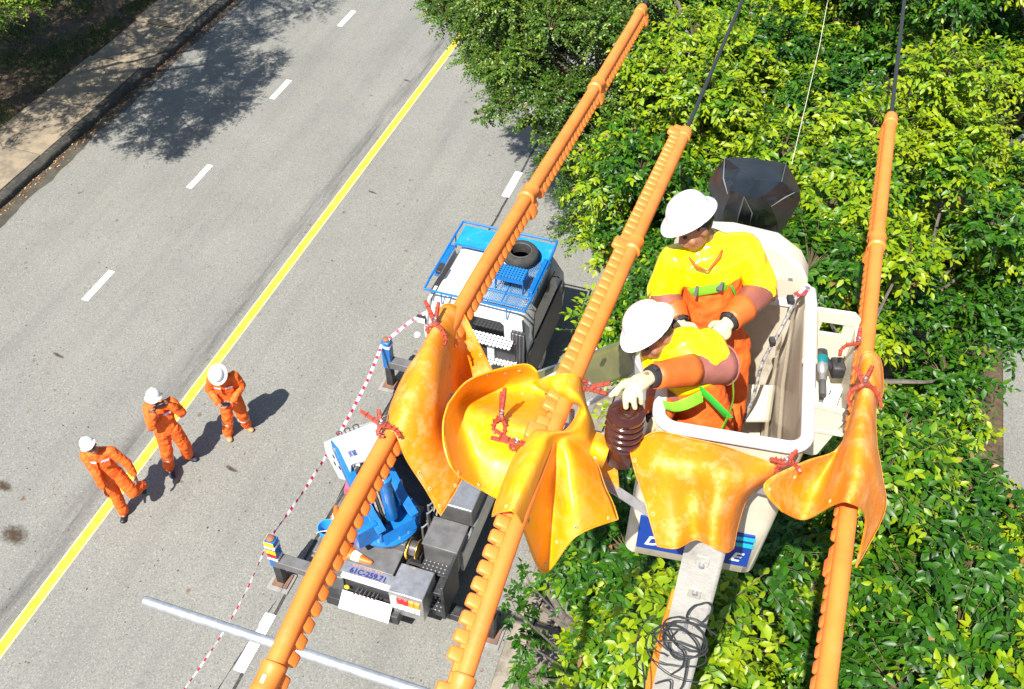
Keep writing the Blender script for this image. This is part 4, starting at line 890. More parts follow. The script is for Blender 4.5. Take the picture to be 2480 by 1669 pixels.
# far wall with a hand slot: frame of four pieces
zt=.48; zb=.02; x0,x1=-.02,.235
MB().prism([(x0,zb),(x1-.02,zb),(x1,zb+.05),(x1,.30),(x0,.30)],(0,y1,0),Vector((1,0,0)),Vector((0,.02,1)),Vector((0,.022,0))).build('back_wall',M_TRAY,tr,bev=.006)
MB().prism([(x0,.30),(x0+.045,.30),(x0+.045,.38),(x0,.38)],(0,y1+.002,0),Vector((1,0,0)),Vector((0,.02,1)),Vector((0,.020,0))).build('back_wall_post',M_TRAY,tr)
MB().prism([(x1-.085,.30),(x1,.30),(x1,.38),(x1-.085,.38)],(0,y1+.002,0),Vector((1,0,0)),Vector((0,.02,1)),Vector((0,.020,0))).build('back_wall_post',M_TRAY,tr)
MB().prism([(x0,.38),(x1,.38),(x1,.44),(x1-.04,zt),(x0,zt)],(0,y1,0),Vector((1,0,0)),Vector((0,.02,1)),Vector((0,.022,0))).build('handle_bar',M_TRAY,tr,bev=.006)
MB().prism([(0,zb),(.52,zb),(.52,.40),(.0,.22)],(x1-.02,0,0),Vector((0,1,0)),Vector((0,0,1)),Vector((.02,0,0))).build('side_wall',M_TRAY,tr,bev=.006)
MB().box((.11,.26,.01),(.25,.53,.02)).build('floor',M_TRAY,tr)
MB().prism([(x0,.20),(x1,.16),(x1,.20),(x0,.24)],(0,.0,0),Vector((1,0,0)),Vector((0,0,1)),Vector((0,.025,0))).build('front_lip',M_TRAY,tr,bev=.006)
MB().prism([(x0,.20),(x1-.01,.16),(.13,-.20),(.10,-.22),(x0,-.20)],(0,.004,0),Vector((1,0,0)),Vector((0,0,1)),Vector((0,.016,0))).build('front_panel',M_TRAY,tr,bev=.006)
MB().prism([(x0,zb),(x0+.015,zb),(x0+.015,.3),(x0,.3)],(0,.03,0),Vector((1,0,0)),Vector((0,0,1)),Vector((0,.46,0))).build('inner_wall',M_TRAY,tr)
tb=W(-.2,9.45,8.72)
M_TEALT=mat('teal_tool',(.004,.14,.15),.4); M_TOOLK=mat('tool_black',(.02,.02,.022),.55,col2=(.05,.05,.05),scale=20)
dr=thing('impact_wrench','teal and black cordless impact wrench in the tool tray','power tool',tb+BX*.05+BY*.3+UP*.1,BR)
ax=Vector((.08,-.9,-.2)).normalized()
MB().lathe([(.02,0),(.034,.004),(.036,.03),(.036,.07)],(0,.1,.16),ax,16).build('motor_cap',M_TOOLK,dr); MB().lathe([(.037,0),(.038,.01),(.038,.05),(.036,.055)],Vector((0,.1,.16))+ax*.045,ax,16).build('housing',M_TEALT,dr)
MB().lathe([(.036,0),(.035,.03),(.024,.055),(.02,.06),(.02,.10),(.012,.105),(.012,.16)],Vector((0,.1,.16))+ax*.1,ax,16).build('nose',M_STEEL,dr); MB().lathe([(.017,0),(.021,.006),(.021,.10)],Vector((0,.1,.16))+ax*.2,ax,14).build('socket',M_BOX,dr)
MB().tube([(.01,.07,.15),(.06,.05,.10),(.10,.04,.08)],[.024,.022,.024],10).build('handle',M_TOOLK,dr); MB().box((.105,.05,.09),(.075,.10,.09),Matrix.Rotation(.2,3,'Z')).build('battery',M_TOOLK,dr,bev=.012)
pt=thing('paper_tag','white folded paper instruction sheet in the tool tray','paper',tb+BX*.14+BY*.16+UP*.12,BR-.25)
MB().box((0,0,.02),(.075,.13,.05),Matrix.Rotation(.35,3,'X')).build('sheet',M_STICK,pt,bev=.004)
for k in range(5): MB().box((.012,.03-.018*k,.058-.0066*k),(.03,.004,.001),Matrix.Rotation(.35,3,'X')).build('print_line',mat('grey_ink',(.25,.25,.3),.6),pt)
MB().box((-.02,.0,.0485),(.008,.03,.001),Matrix.Rotation(.35,3,'X')).build('print_line',M_DARK,pt)
sc=thing('socket_bar','steel socket extension bars lying in the tool tray','tool',tb+BX*.1+BY*.1+UP*.05,BR)
MB().cyl((-.03,-.06,.0),(.0,.15,.05),.014).build('bar',M_STEEL,sc); MB().cyl((.03,-.08,.0),(.05,.08,.03),.011).build('bar',M_BOX,sc)
# ---------------------------------------------------------------- black vinyl cover behind
M_VINYL=mat('black_vinyl',(.009,.013,.017),.46,spec=.3,col2=(.014,.020,.026),scale=5,bump=.6,bscale=10,dirt=(.03,.04,.05),dscale=7,damt=.5)
_t=M_VINYL.node_tree; _n=_t.nodes.new('ShaderNodeTexNoise'); _n.noise_type='RIDGED_MULTIFRACTAL'; _n.inputs['Scale'].default_value=2.6; _n.inputs['Detail'].default_value=2.5
_tc=_t.nodes.new('ShaderNodeTexCoord'); _t.links.new(_tc.outputs['Object'],_n.inputs['Vector']); _b=_t.nodes.new('ShaderNodeBump'); _b.inputs['Strength'].default_value=.9; _b.inputs['Distance'].default_value=.05; _t.links.new(_n.outputs[0],_b.inputs['Height']); _t.links.new(_b.outputs[0],_t.nodes['Principled BSDF'].inputs['Normal'])
cv=thing('vinyl_cover','wrinkled black vinyl cover over the boom-tip winch behind the linemen','cover',BO+BX*-.05+BY*(L0+.60)+UP*.3)
co=BO+BX*-.05+BY*(L0+.60)+UP*.3
cc=at(1828,474,9.42)
vv=[(1735,402,9.52),(1755,376,9.64),(1830,380,9.68),(1905,391,9.62),(1937,445,9.42),(1716,432,9.40),(1752,432,9.72),(1832,436,9.76),(1893,440,9.73),(1942,480,9.36),(1802,476,9.76),(1788,522,9.52),(1822,516,9.60),(1760,498,9.54),(1868,500,9.62),(1925,466,9.60),(1718,470,9.26),(1745,538,9.2),(1790,562,9.2),(1830,562,9.22),(1885,552,9.22),(1921,520,9.26),(1845,478,9.72),(1790,410,9.72),(1870,412,9.72),(1900,478,9.58),(1840,535,9.44),(1770,465,9.70)]
from mathutils.geometry import delaunay_2d_cdt
_r=delaunay_2d_cdt([Vector((p[0],p[1])) for p in vv],[],[],0,1e-4)
mv=MB(); mv.add([at(*p)-co for p in vv],[tuple(f) for f in _r[2]])
me_=mv.mesh('vinyl_sheet'); bm=bmesh.new(); bm.from_mesh(me_); bmesh.ops.recalc_face_normals(bm,faces=bm.faces)
bd_=[e for e in bm.edges if len(e.link_faces)==1]; ex=bmesh.ops.extrude_edge_only(bm,edges=bd_); nv_=[g for g in ex['geom'] if isinstance(g,bmesh.types.BMVert)]
for v_ in nv_: v_.co=v_.co.lerp(cc-co-UP*.35+VT*.12,.35)-UP*.22
bmesh.ops.subdivide_edges(bm,edges=bm.edges[:],cuts=2,use_grid_fill=True)
for _ in range(1): bmesh.ops.smooth_vert(bm,verts=bm.verts[:],factor=.3,use_axis_x=True,use_axis_y=True,use_axis_z=True)
rv=random.Random(5)
for v_ in bm.verts: v_.co+=Vector((rv.gauss(0,.003),rv.gauss(0,.003),rv.gauss(0,.004)))
bmesh.ops.recalc_face_normals(bm,faces=bm.faces); bm.to_mesh(me_); bm.free(); me_.polygons.foreach_set('use_smooth',[True]*len(me_.polygons)); me_.set_sharp_from_angle(angle=math.radians(16)); obj('vinyl_sheet',me_,M_VINYL,cv)
M_WORN_HI=mat('worn_edge_highlight',(.16,.18,.20),.5)  # pale grey for painted highlights and worn edges along the folds
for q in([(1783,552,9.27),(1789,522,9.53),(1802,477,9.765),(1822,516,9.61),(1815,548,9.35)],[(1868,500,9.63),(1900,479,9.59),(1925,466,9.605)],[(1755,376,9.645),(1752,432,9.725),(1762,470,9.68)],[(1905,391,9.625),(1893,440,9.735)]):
    P_=[at(*k)-co for k in q]; MB().tube(P_,[.0015+.0025*(0<i<len(P_)-1) for i in range(len(P_))],5).build('crease',M_WORN_HI,cv)
MB().box(cc-co-UP*.32,(.3,.25,.5)).build('winch_housing',M_BLACK,cv,bev=.04)
# ---------------------------------------------------------------- boom
A=W(3.38,4.14,2.22); B=at(1540,860,8.5); bd=(B-A).normalized()
bo=thing('boom','long telescopic boom with white base section and olive fibreglass tip','boom',A)
bx_,by_,_=frame(bd); R3=Matrix((bx_,bd,by_)).transposed(); Lb=(B-A).length
def bsec(name,y0,y1,w,h,m,bev=.02): return MB().box(bd*((y0+y1)/2),(w,y1-y0,h),R3).build(name,m,bo,bev=bev)
bsec('base_section',-.55,2.6,.34,.44,M_WHITE,.03); bsec('middle_section',2.55,4.6,.26,.34,M_GREYB); bsec('fibreglass_tip',4.55,Lb+.1,.17,.23,M_OLIVE,.03)
bsec('end_collar',2.5,2.62,.37,.47,M_BLACK); bsec('end_collar',4.5,4.62,.29,.37,M_WHITE)
for x in(-.17,.17):      # base cheeks with lightening holes
    MB().prism([(-.75,-.35),(-.2,-.42),(.3,-.2),(.3,.22),(-.6,.22),(-.8,.05)],bx_*x,bd,by_,bx_*(.02 if x>0 else -.02)).build('cheek_plate',M_WHITE,bo)
    for u,v_ in((-.55,-.12),(-.40,-.2),(-.42,-.02)): MB().cyl(bx_*(x*1.13)+bd*u+by_*v_,bx_*(x*1.145)+bd*u+by_*v_,.035,n=14).build('hole',M_DARK,bo)
for u in(.0,.5,1.0): MB().tube(spline([bx_*.1+bd*u+by_*.22,bx_*.1+bd*u+by_*.27,bx_*.1+bd*(u+.25)+by_*.27,bx_*.1+bd*(u+.25)+by_*.22],4),.008,6).build('handle',M_BLACK,bo)
text('boom_number','LNT 060S',.11,M_SIGNB,bo,M4(bx_*.173+bd*.62+by_*-.06,bd,by_),bold=True)
# mounting plates at the tip
for c,sz in((at(1345,905,8.72),(.16,.10,.02)),(at(1452,962,8.7),(.2,.13,.02)),(at(1435,848,8.6),(.05,.05,.02))): MB().box(c-A,sz,R3).build('mount_plate',M_WHITE,bo,bev=.004)
MB().bar(B-A,BO+BX*-.3+BY*.9+UP*.2-A,.14,.2).build('bucket_bracket',M_GREYB,bo,bev=.01)
# ---------------------------------------------------------------- truck
TO=W(1.8,4.75,0); tk=thing('bucket_truck','white and blue bucket truck parked beside the kerb','truck',TO,-TH)
def tb_(name,s0,s1,t0,t1,z0,z1,m,bev=.012,parent=tk,smooth=True):
    return MB().box(((s0+s1)/2-4.75,(t0+t1)/2-1.8,(z0+z1)/2),(s1-s0,t1-t0,z1-z0)).build(name,m,parent,bev=bev)
def tp(t,s,z): return Vector((s-4.75,t-1.8,z))
tb_('chassis',4.2,5.3,1.95,8.5,.42,.62,M_BLACK)
# wheels
def wheel(s,t,out):
    w=MB().lathe([(.20,-.11),(.33,-.11),(.365,-.08),(.37,0),(.365,.08),(.33,.11),(.20,.11)],tp(t,s,.37),Vector((1,0,0)),28).build('wheel',M_RUB,tk)
    MB().lathe([(.05,.0),(.20,.02),(.205,.06),(.19,.075),(.06,.06)],tp(t,s+.05*out,.37),Vector((out,0,0)),20).build('rim',M_STEEL,w)
for s,o in((3.98,-1),(5.52,1)):
    for t in(3.55,7.55): wheel(s,t,o)
# cab
def sect(w0,w1,t0,t1,z,r=.12): return [(x,y,zz) for x,y,zz in [(p[0],p[1],z) for p in shell(w0-4.75,w1-4.75,t0-1.8,t1-1.8,z,r)]]
cab=MB().grid([sect(3.88,5.64,6.62,8.75,.5,.06),sect(3.86,5.66,6.60,8.85,.9,.09),sect(3.88,5.64,6.60,8.82,1.35,.1),sect(3.98,5.54,6.64,8.45,2.02,.14),sect(4.03,5.49,6.70,8.36,2.12,.16),sect(4.12,5.40,6.8,8.26,2.16,.18)])
cab.add([p for p in sect(4.12,5.40,6.8,8.26,2.16,.18)[:-1]],[tuple(range(24))])
cb=cab.build('cab',M_WHITE,tk,ang=40)
for x in np.linspace(4.2,4.72,4): MB().box((x-4.75,7.5-1.8,2.162),(.012,1.2,.008)).build('roof_ridge',M_WHITE,cb,bev=.003)
MB().prism([(-.55,1.52),(.52,1.52),(.5,1.9),(.44,1.96),(-.48,1.96),(-.53,1.9)],(0,6.60-1.8-.098,0),Vector((1,0,0)),Vector((0,.058,1)),Vector((0,.02,0))).build('rear_window',M_GLASS,cb)
for sd in(-1,1):
    MB().prism([(6.95-1.8,1.38),(8.3-1.8,1.38),(8.1-1.8,1.95),(7.0-1.8,1.95)],(sd*.892-(.0),0,0),Vector((0,1,0)),Vector((-sd*.12,0,1)) if 0 else Vector((0,0,1)),Vector((sd*.01,0,0))).build('side_window',M_GLASS,cb)
    m_=MB().box((sd*1.03,8.15-1.8,1.55),(.05,.14,.24)).build('mirror',M_BLACK,tk,bev=.02); MB().tube([(sd*.9,8.2-1.8,1.75),(sd*1.02,8.2-1.8,1.7),(sd*1.03,8.16-1.8,1.6)],.012,6).build('mirror_arm',M_BLACK,m_)
    MB().tube([(sd*.86,6.64-1.8,.7),(sd*.88,6.62-1.8,1.4),(sd*.80,6.68-1.8,2.06)],.02,8).build('corner_trim',M_BLACK if sd>0 else M_WHITE,cb)
MB().prism([(-.75,1.42),(.75,1.42),(.70,1.98),(-.70,1.98)],(0,8.83-1.8,0),Vector((1,0,0)),Vector((0,-.6,1)),Vector((0,.0,.01))).build('windscreen',M_GLASS,cb)
tb_('shade_panel',5.655,5.672,6.66,8.6,.5,1.36,M_BLACK,.004)  # added black panel: paints the shade on the cab's lower right side
tb_('grille_guard',5.40,5.62,6.50,6.60,.75,1.9,M_PERFK,.01)
# roof rack
rk=MB()
def rr(p): return [tp(*q) for q in p]
zr=2.34
rl=spline(rr([(6.60,4.02,zr),(6.60,4.75,zr),(6.60,5.50,zr),(6.70,5.60,zr),(7.5,5.61,zr),(8.30,5.60,zr+.02),(8.36,5.5,zr+.03),(8.36,4.75,zr+.03),(8.36,4.0,zr+.03),(8.28,3.92,zr+.02),(7.5,3.91,zr),(6.70,3.92,zr)]),4,True)
rack=MB().tube(rl+[rl[0]],.020,8,cap=False).build('roof_rack',M_BLUE,tk)
for t,s in((6.62,4.2),(6.62,4.75),(6.62,5.3),(7.3,3.92),(7.3,5.6),(8.0,3.92),(8.0,5.6)): MB().cyl(tp(t,s,2.08),tp(t,s,zr),.012,n=8).build('post',M_BLUE,rack)
MB().prism([(3.95-4.75,7.88-1.8),(5.58-4.75,7.88-1.8),(5.56-4.75,8.34-1.8),(3.97-4.75,8.34-1.8)],(0,0,2.26-.608),Vector((1,0,0)),Vector((0,1,.1)),Vector((0,0,.012))).build('front_panel',mat('light_blue_panel',(.010,.24,.52),.4,col2=(.012,.19,.44),scale=4,dirt=(.3,.25,.2),dscale=7,damt=.5),rack,smooth=False)
for q in(rr([(6.72,4.74,2.30),(7.86,4.74,2.30)]),rr([(6.72,5.17,2.30),(7.86,5.17,2.30)]),rr([(6.98,4.74,2.30),(6.98,5.58,2.30)]),rr([(7.42,4.74,2.30),(7.42,5.58,2.30)]),rr([(6.72,4.74,2.30),(6.72,5.58,2.30)]),rr([(7.86,3.95,2.28),(7.86,5.58,2.28)])):
    MB().tube(q,.014,6).build('cross_bar',M_BLUE,rack)
mm=MB(); 
for k in range(-24,46):
    for sg_ in(1,-1):
        # diagonal strands of the expanded metal
        x0=4.76+k*.036
        pts=[]
        for u in np.linspace(0,1.12,8):
            x=x0+sg_*u*.75-(.0 if sg_>0 else 0)
            if 4.75<x<5.58: pts.append(tp(6.73+u,x,2.292))
        if len(pts)>1: mm.tube([pts[0],pts[-1]],.006,4)
mesh_=mm.build('mesh_floor',mat('galv_mesh',(.10,.22,.38),.5,metal=.2),rack,smooth=False); mesh_['kind']='stuff'
tb_('side_board',5.53,5.60,7.0,7.85,2.26,2.40,M_BLUE,.005,rack)
tb_('tool_holder',3.93,4.02,7.0,7.75,2.28,2.36,M_BLUE,.01,rack); tb_('tool_handle',3.96,4.05,6.98,7.2,2.36,2.42,M_BLACK,.01,rack)
ty=thing('spare_tyre','black spare tyre lying flat on the truck roof rack','tyre',W(7.80,5.14,2.42),-TH)
MB().lathe([(.175,-.09),(.22,-.10),(.27,-.085),(.295,-.05),(.30,0),(.295,.05),(.27,.085),(.22,.10),(.175,.09),(.165,.0),(.175,-.09)],(0,0,0),UP,36).build('tyre_wall',M_RUB,ty)
MB().tube([(.18*math.cos(a),.18*math.sin(a),.092) for a in np.linspace(0,6.2832,33)],.008,6,cap=False).build('bead',M_BOX,ty)
st_=thing('step_stool','blue perforated metal step stool on the roof rack','stool',W(7.13,5.21,2.31),-TH)
MB().box((0,0,.30),(.48,.28,.016)).build('top',M_PERFB,st_,bev=.004)
for sd in(-1,1):
    MB().prism([(-.14,.30),(.14,.30),(.14,0),(.10,0),(.06,.18),(-.06,.18),(-.10,0),(-.14,0)],(sd*.235,0,0),Vector((0,1,0)),Vector((0,0,1)),Vector((-sd*.012,0,0))).build('leg_panel',M_BLUE,st_,smooth=False)
MB().box((0,-.13,.25),(.46,.01,.09)).build('apron',M_BLUE,st_)
# steps behind the cab
for nm,s0,s1,t0,t1,z in(('step',4.70,5.46,6.30,6.55,1.74),('step',5.06,5.52,6.22,6.52,1.28)):
    o=tb_(nm,s0,s1,t0,t1,z-.02,z,M_PERFW,.004); 
tb_('step_bracket',5.03,5.15,6.42,6.50,1.28,1.72,M_WHITE); tb_('step_frame',4.75,5.5,6.48,6.56,.9,1.7,M_BLACK)
lm=MB().box(tp(6.62,3.82,1.62),(.17,.07,.12)).build('work_lamp',M_BLACK,tk,bev=.01); MB().box(tp(6.58,3.82,1.62),(.14,.012,.09)).build('lens',M_LENSW,lm); MB().ball(tp(6.45,3.80,1.40),.06).build('siren',M_WHITE,tk)
# bed
tb_('bed_floor',3.86,5.86,2.35,6.45,.78,.86,M_BLACK); tb_('deck_plate',4.40,5.12,2.30,2.95,.86,1.08,M_DECK)
tb_('turret_pedestal',4.35,5.15,2.7,3.4,.86,1.25,M_BOX); tb_('side_sill',3.82,3.92,2.4,6.4,.55,.90,M_DECK); tb_('mid_locker',4.0,4.6,4.4,6.2,.86,1.2,M_BLACK)
tb_('tool_box',5.40,5.90,3.35,4.1,.86,1.52,M_BOX,.015); tb_('tool_box_lid',5.38,5.91,3.33,4.12,1.52,1.56,M_STEEL,.01)
tb_('tool_box',5.40,5.90,2.75,3.2,.86,1.34,M_BOX,.015); tb_('tool_box_lid',5.385,5.91,2.74,3.22,1.34,1.37,M_DECK,.008)
tb_('bed_side',5.88,5.93,2.9,6.3,.7,1.15,M_STEEL,.008); tb_('bed_locker',5.2,5.85,4.2,6.2,.86,1.45,M_BLACK,.02)
# tail: plate, control panel, lamps
MB().prism([(0,0),(.16,.0),(.02,-.30),(-.02,-.30)],tp(2.30,4.38,1.08),Vector((0,-1,0)),Vector((0,0,1)),Vector((.78,0,0))).build('tail_panel',M_STEEL,tk,bev=.004)
text('registration_number','61C-259.71',.115,mat('navy_paint',(.02,.02,.20),.5),tk,M4(tp(2.195,4.80,1.092),(1,0,0),(0,1,0)),bold=True)
for i in range(12): MB().box(tp(2.285,4.55+.042*i,1.083),(.022,.028,.002)).build('red_print',mat('faded_red_print',(.45,.18,.15),.6),tk) if i%4!=3 else None
tb_('control_recess',4.46,5.16,2.12,2.20,.72,.98,M_BLACK,.006); 
for i in range(6):
    l=MB().cyl(tp(2.12,4.66+.06*i,.80),tp(1.99,4.66+.06*i,.86),.007,n=6).build('valve_lever',M_STEEL,tk); MB().ball(tp(1.985,4.66+.06*i,.865),.014).build('knob',M_RED if i==2 else M_BLACK,l)
MB().prism([(4.44-4.75,0),(5.20-4.75,0),(5.20-4.75,.26),(4.44-4.75,.26)],tp(2.06,4.75,.74)+Vector((0,0,0)),Vector((1,0,0)),Vector((0,-.75,-.66)),Vector((0,-.012,.014))).build('panel_door',M_WHITE,tk,bev=.004)
tb_('panel_header',4.42,5.14,2.10,2.22,.98,1.03,M_WHITE,.006)
MB().ball(tp(2.05,4.52,.86),(.04,.03,.03)).build('warning_light',M_YL,tk)
tb_('rear_valance',3.90,4.44,2.10,2.40,.45,.95,M_DECK,.02)
lb_=tb_('lamp_box',5.16,5.66,2.05,2.52,.55,1.10,M_STEEL,.012)
for i,m in enumerate((M_LENSW,M_RED,M_RED,M_AMB,M_AMB)):
    MB().box(tp(2.042,5.235+.085*i,.93),(.078,.02,.13)).build('lamp',m,lb_,bev=.006); MB().box(tp(2.042,5.235+.085*i,.78),(.078,.018,.11)).build('reflector',M_LENSW,lb_,bev=.006)
# black stairs
tb_('stair_side',5.86,5.91,2.2,2.75,.5,1.3,M_BLACK); tb_('stair_tread',5.40,5.86,2.56,2.78,.96,.985,M_PERFK,.004); tb_('stair_tread',5.50,5.90,2.25,2.52,.58,.60,M_PERFK,.004)
MB().tube(rr([(2.5,5.70,.62),(2.42,5.70,.80),(2.30,5.74,.82)]),.016,8).build('grab_bar',M_BLACK,tk)
# hose reel
hr=thing('hose_reel','brass coloured hose reel on the truck tail','hose reel',W(2.72,5.28,1.22),-TH)
MB().lathe([(.13,-.07),(.15,-.068),(.15,-.058),(.09,-.05),(.09,.05),(.15,.058),(.15,.068),(.13,.07)],(0,0,0),Vector((1,0,0)),24).build('drum',mat('brass',(.42,.26,.06),.35,metal=.8),hr)
MB().tube([((k/60-.5)*.09,.105*math.cos(k*.55),.105*math.sin(k*.55)) for k in range(60)],.009,6).build('hose',M_BOX,hr)
MB().tube(spline([(-.09,-.1,-.14),(-.09,-.12,-.02),(-.09,-.06,.02)],4),.014,6).build('crank',M_YL,hr); MB().box((0,0,-.2),(.2,.1,.16)).build('stand',M_BLACK,hr)
# turret, turned so that its pivot stands away from the bucket
tc_=W(3.02,4.74,0); tu=thing('boom_turret','blue slewing turret with hydraulic cylinder carrying the boom','turret',tc_)
e1=(VT*-.60+VS*.80).normalized(); e2=e1.cross(UP)
MB().lathe([(.40,1.24),(.47,1.25),(.48,1.30),(.45,1.34),(.30,1.36)],(0,0,0),UP,36).build('ring',M_BLUE,tu)
for a in np.linspace(0,6.283,19)[:-1]: MB().cyl(Vector((.43*math.cos(a),.43*math.sin(a),1.33)),Vector((.43*math.cos(a),.43*math.sin(a),1.36)),.018,n=6).build('bolt',M_STEEL,tu)
for sd in(-1,1):
    MB().prism([(.36,1.32),(.36,1.58),(.05,1.68),(-.45,2.05),(-.72,2.32),(-.90,2.30),(-.88,2.10),(-.50,1.62),(-.30,1.32)],e2*(.25*sd),e1,UP,e2*(.035*sd)).build('side_plate',M_BLUE,tu,bev=.008)
    MB().prism([(.36,1.58),(.05,1.68),(-.45,2.05),(-.72,2.32),(-.70,2.34),(-.42,2.08),(.06,1.72),(.38,1.61)],e2*(.19*sd),e1,UP,e2*(.13*sd)).build('flange',M_BLUE,tu,bev=.004)
    MB().cyl(e1*-.78+UP*2.22+e2*(.28*sd),e1*-.78+UP*2.22+e2*(.31*sd),.045,n=16).build('pin',M_STEEL,tu)
MB().box(e1*.12+e2*.42+UP*1.50,(.30,.34,.36),Matrix((e1,e1.cross(UP)*-1,UP)).transposed()).build('side_casing',M_BLUE,tu,bev=.02)
MB().prism([(.36,1.34),(.36,1.5),(.42,1.34)],e2*-.25,e1,UP,e2*.5).build('front_lip',M_BLUE,tu)
MB().cyl(UP*1.36,UP*1.52,.11,n=20).build('swivel',M_BLACK,tu); MB().box(UP*1.53+e1*.0,(.07,.07,.02)).build('swivel_cap',M_STICK,tu)
for i in range(7): MB().tube(spline([e1*(.05+.02*i)+e2*(.05*i-.15)+UP*1.4,e1*-.15+e2*(.04*i-.12)+UP*(1.75+.03*i),e1*-.45+e2*(.03*i-.1)+UP*2.15],6),.016,6).build('hydraulic_hose',M_RUB if i%2 else mat('hose_sleeve',(.22,.20,.17),.8,col2=(.30,.28,.24),scale=20),tu)
c0=e1*.18+UP*1.55; c1=(A-tc_)+bd*1.15-by_*.22; cd=(c1-c0)
MB().cyl(c0,c0+cd*.62,.085,n=18).build('cylinder',M_BLUE,tu); MB().cyl(c0+cd*.6,c0+cd*.66,.098,n=18).build('gland',M_BLUE,tu); MB().cyl(c0+cd*.62,c1,.05,n=14).build('piston_rod',mat('chrome',(.8,.8,.82),.12,metal=1),tu)
# outriggers
def outrigger(t,s,side,label,sticker=False):
    o=thing('outrigger',label,'outrigger',W(t,s,0),-TH,group='outrigger legs of the truck')
    if side<0: MB().box((.42,0,.60),(.85,.17,.15)).build('beam',M_DECK,o,bev=.008)
    else: MB().box((-.42,0,.38),(.85,.19,.15)).build('beam',M_BLACK,o,bev=.008)
    top=1.12 if side<0 else .62
    lg=MB().box((0,0,(.5+top)/2),(.15,.15,top-.5)).build('sleeve',M_BLUE if side<0 else M_BLACK,o,bev=.008); MB().box((0,0,.29),(.12,.12,.46)).build('leg',M_BLACK,o,bev=.006)
    MB().box((0,0,.045),(.24,.24,.03)).build('foot',mat('rusty_foot',(.20,.10,.06),.8,col2=(.12,.08,.06),scale=9),o); MB().box((-.01,-.02,.018),(.34,.34,.025)).build('pad',mat('pad_timber',(.24,.23,.22),.85,col2=(.18,.17,.16),scale=7),o,bev=.004)
    MB().lathe([(.06,0),(.06,.03),(.04,.05),(.02,.055)],(0,0,top),UP,14).build('cap',mat('rust_cap',(.22,.09,.04),.7),o)
    if sticker:
        for k in range(4): MB().box((-.0,-.076,1.08-.095*k),(.15,.004,.09),Matrix.Rotation(.0,3,'Y')).build('hazard_stripe',(M_YL,mat('hazard_red',(.40,.012,.02),.45))[k%2],o,smooth=False); MB().box((-.076,0,1.08-.095*k),(.004,.15,.09)).build('hazard_stripe',(M_YL,MATS['hazard_red'])[k%2],o,smooth=False)
        MB().box((0,0,.72),(.16,.16,.05)).build('tape_wrap',M_STICK,o)
    return o
outrigger(6.42,3.22,-1,'blue outrigger post beside the cab tied with red and white tape')
outrigger(2.27,3.27,-1,'hazard striped outrigger post at the left rear of the truck',True)
outrigger(2.42,6.50,1,'low black outrigger leg standing by the right-hand kerb')
# clutter on the left of the bed
M_CONE=mat('cone_orange',(.85,.13,.012),.5)
def cone(p,label,lay=None):
    o=thing('traffic_cone',label,'traffic cone',p,group='orange cones on the truck bed')
    MB().lathe([(.13,.03),(.12,.035),(.025,.45),(.018,.46)],(0,0,0),UP,20).build('body',M_CONE,o); MB().box((0,0,.015),(.30,.30,.03)).build('base',M_CONE,o,bev=.01); MB().lathe([(.098,.15),(.071,.27)],(0,0,0),UP,20).build('reflective_band',M_STICK,o)
    if lay: o.rotation_euler=lay
cone(W(2.95,3.98,.86),'upright orange cone on the left of the truck bed'); cone(W(2.50,4.18,.88),'orange cone tipped over beside the turret',(1.2,.2,.4)); cone(W(2.46,4.34,1.0),'orange cone lying against the grey deck plate',(1.3,-.5,1.2))
pb=thing('plastic_bucket','blue plastic bucket beside the cones on the truck','bucket',W(2.72,3.92,.86))
MB().lathe([(.10,0),(.13,.22),(.137,.225),(.137,.24),(.125,.24),(.095,.02)],(0,0,0),UP,24).build('pail',mat('light_blue_plastic',(.03,.28,.62),.35),pb); MB().tube([(.132*math.cos(a),.132*math.sin(a)*.3-.1,.23) for a in np.linspace(0,3.14,9)],.005,5).build('handle',M_STICK,pb)
rg_=thing('rag','crumpled pink cloth on the left side of the truck bed','cloth',W(3.6,3.98,.9)); 
MB().grid([[Vector((.09*i-.2+.02*math.sin(3*j),.07*j-.15,.04+.035*math.sin(i*1.9+j*1.3)+.03*math.cos(j*2.1))) for j in range(6)] for i in range(6)]).build('cloth',mat('pink_cloth',(.55,.10,.16),.8),rg_,ang=180,solid=.006,sub=1)

# fittings and hoses round the turret
rf=random.Random(21)
for i in range(9):
    a=tp(3.3+.5*rf.random(),5.2+.15*rf.random(),.9); b=tp(4.4+1.2*rf.random(),4.5+.7*rf.random(),.95+.3*rf.random()); MB().tube(spline([a,a.lerp(b,.4)+Vector((.1*rf.random(),0,.3+.2*rf.random())),b],6),.014+.006*rf.random(),6).build('hydraulic_hose',M_RUB if i%3 else MATS['hose_sleeve'],tk)
for t,s_ in((3.35,5.24),(3.22,5.28),(2.98,5.30)):
    f_=MB().cyl(tp(t,s_,.9),tp(t,s_,1.38),.018,n=8).build('valve_stem',M_STEEL,tk); MB().tube([tp(t,s_,1.36),tp(t+.06,s_+.06,1.42),tp(t+.12,s_+.02,1.38)],.012,6).build('valve_handle',M_STEEL,f_)
for k in range(5): MB().box(tp(6.52,4.1+.26*k,1.0),(.03,.03,.5)).build('bulkhead_post',M_BLACK,tk)
for z in(.95,1.2): MB().box(tp(6.52,4.75,z),(1.5,.03,.03)).build('bulkhead_rail',M_BLACK,tk)
for s_ in(4.0,4.3): MB().box(tp(6.75,s_,2.165),(.05,.3,.01)).build('roof_strip',M_WHITE,cb,bev=.003)
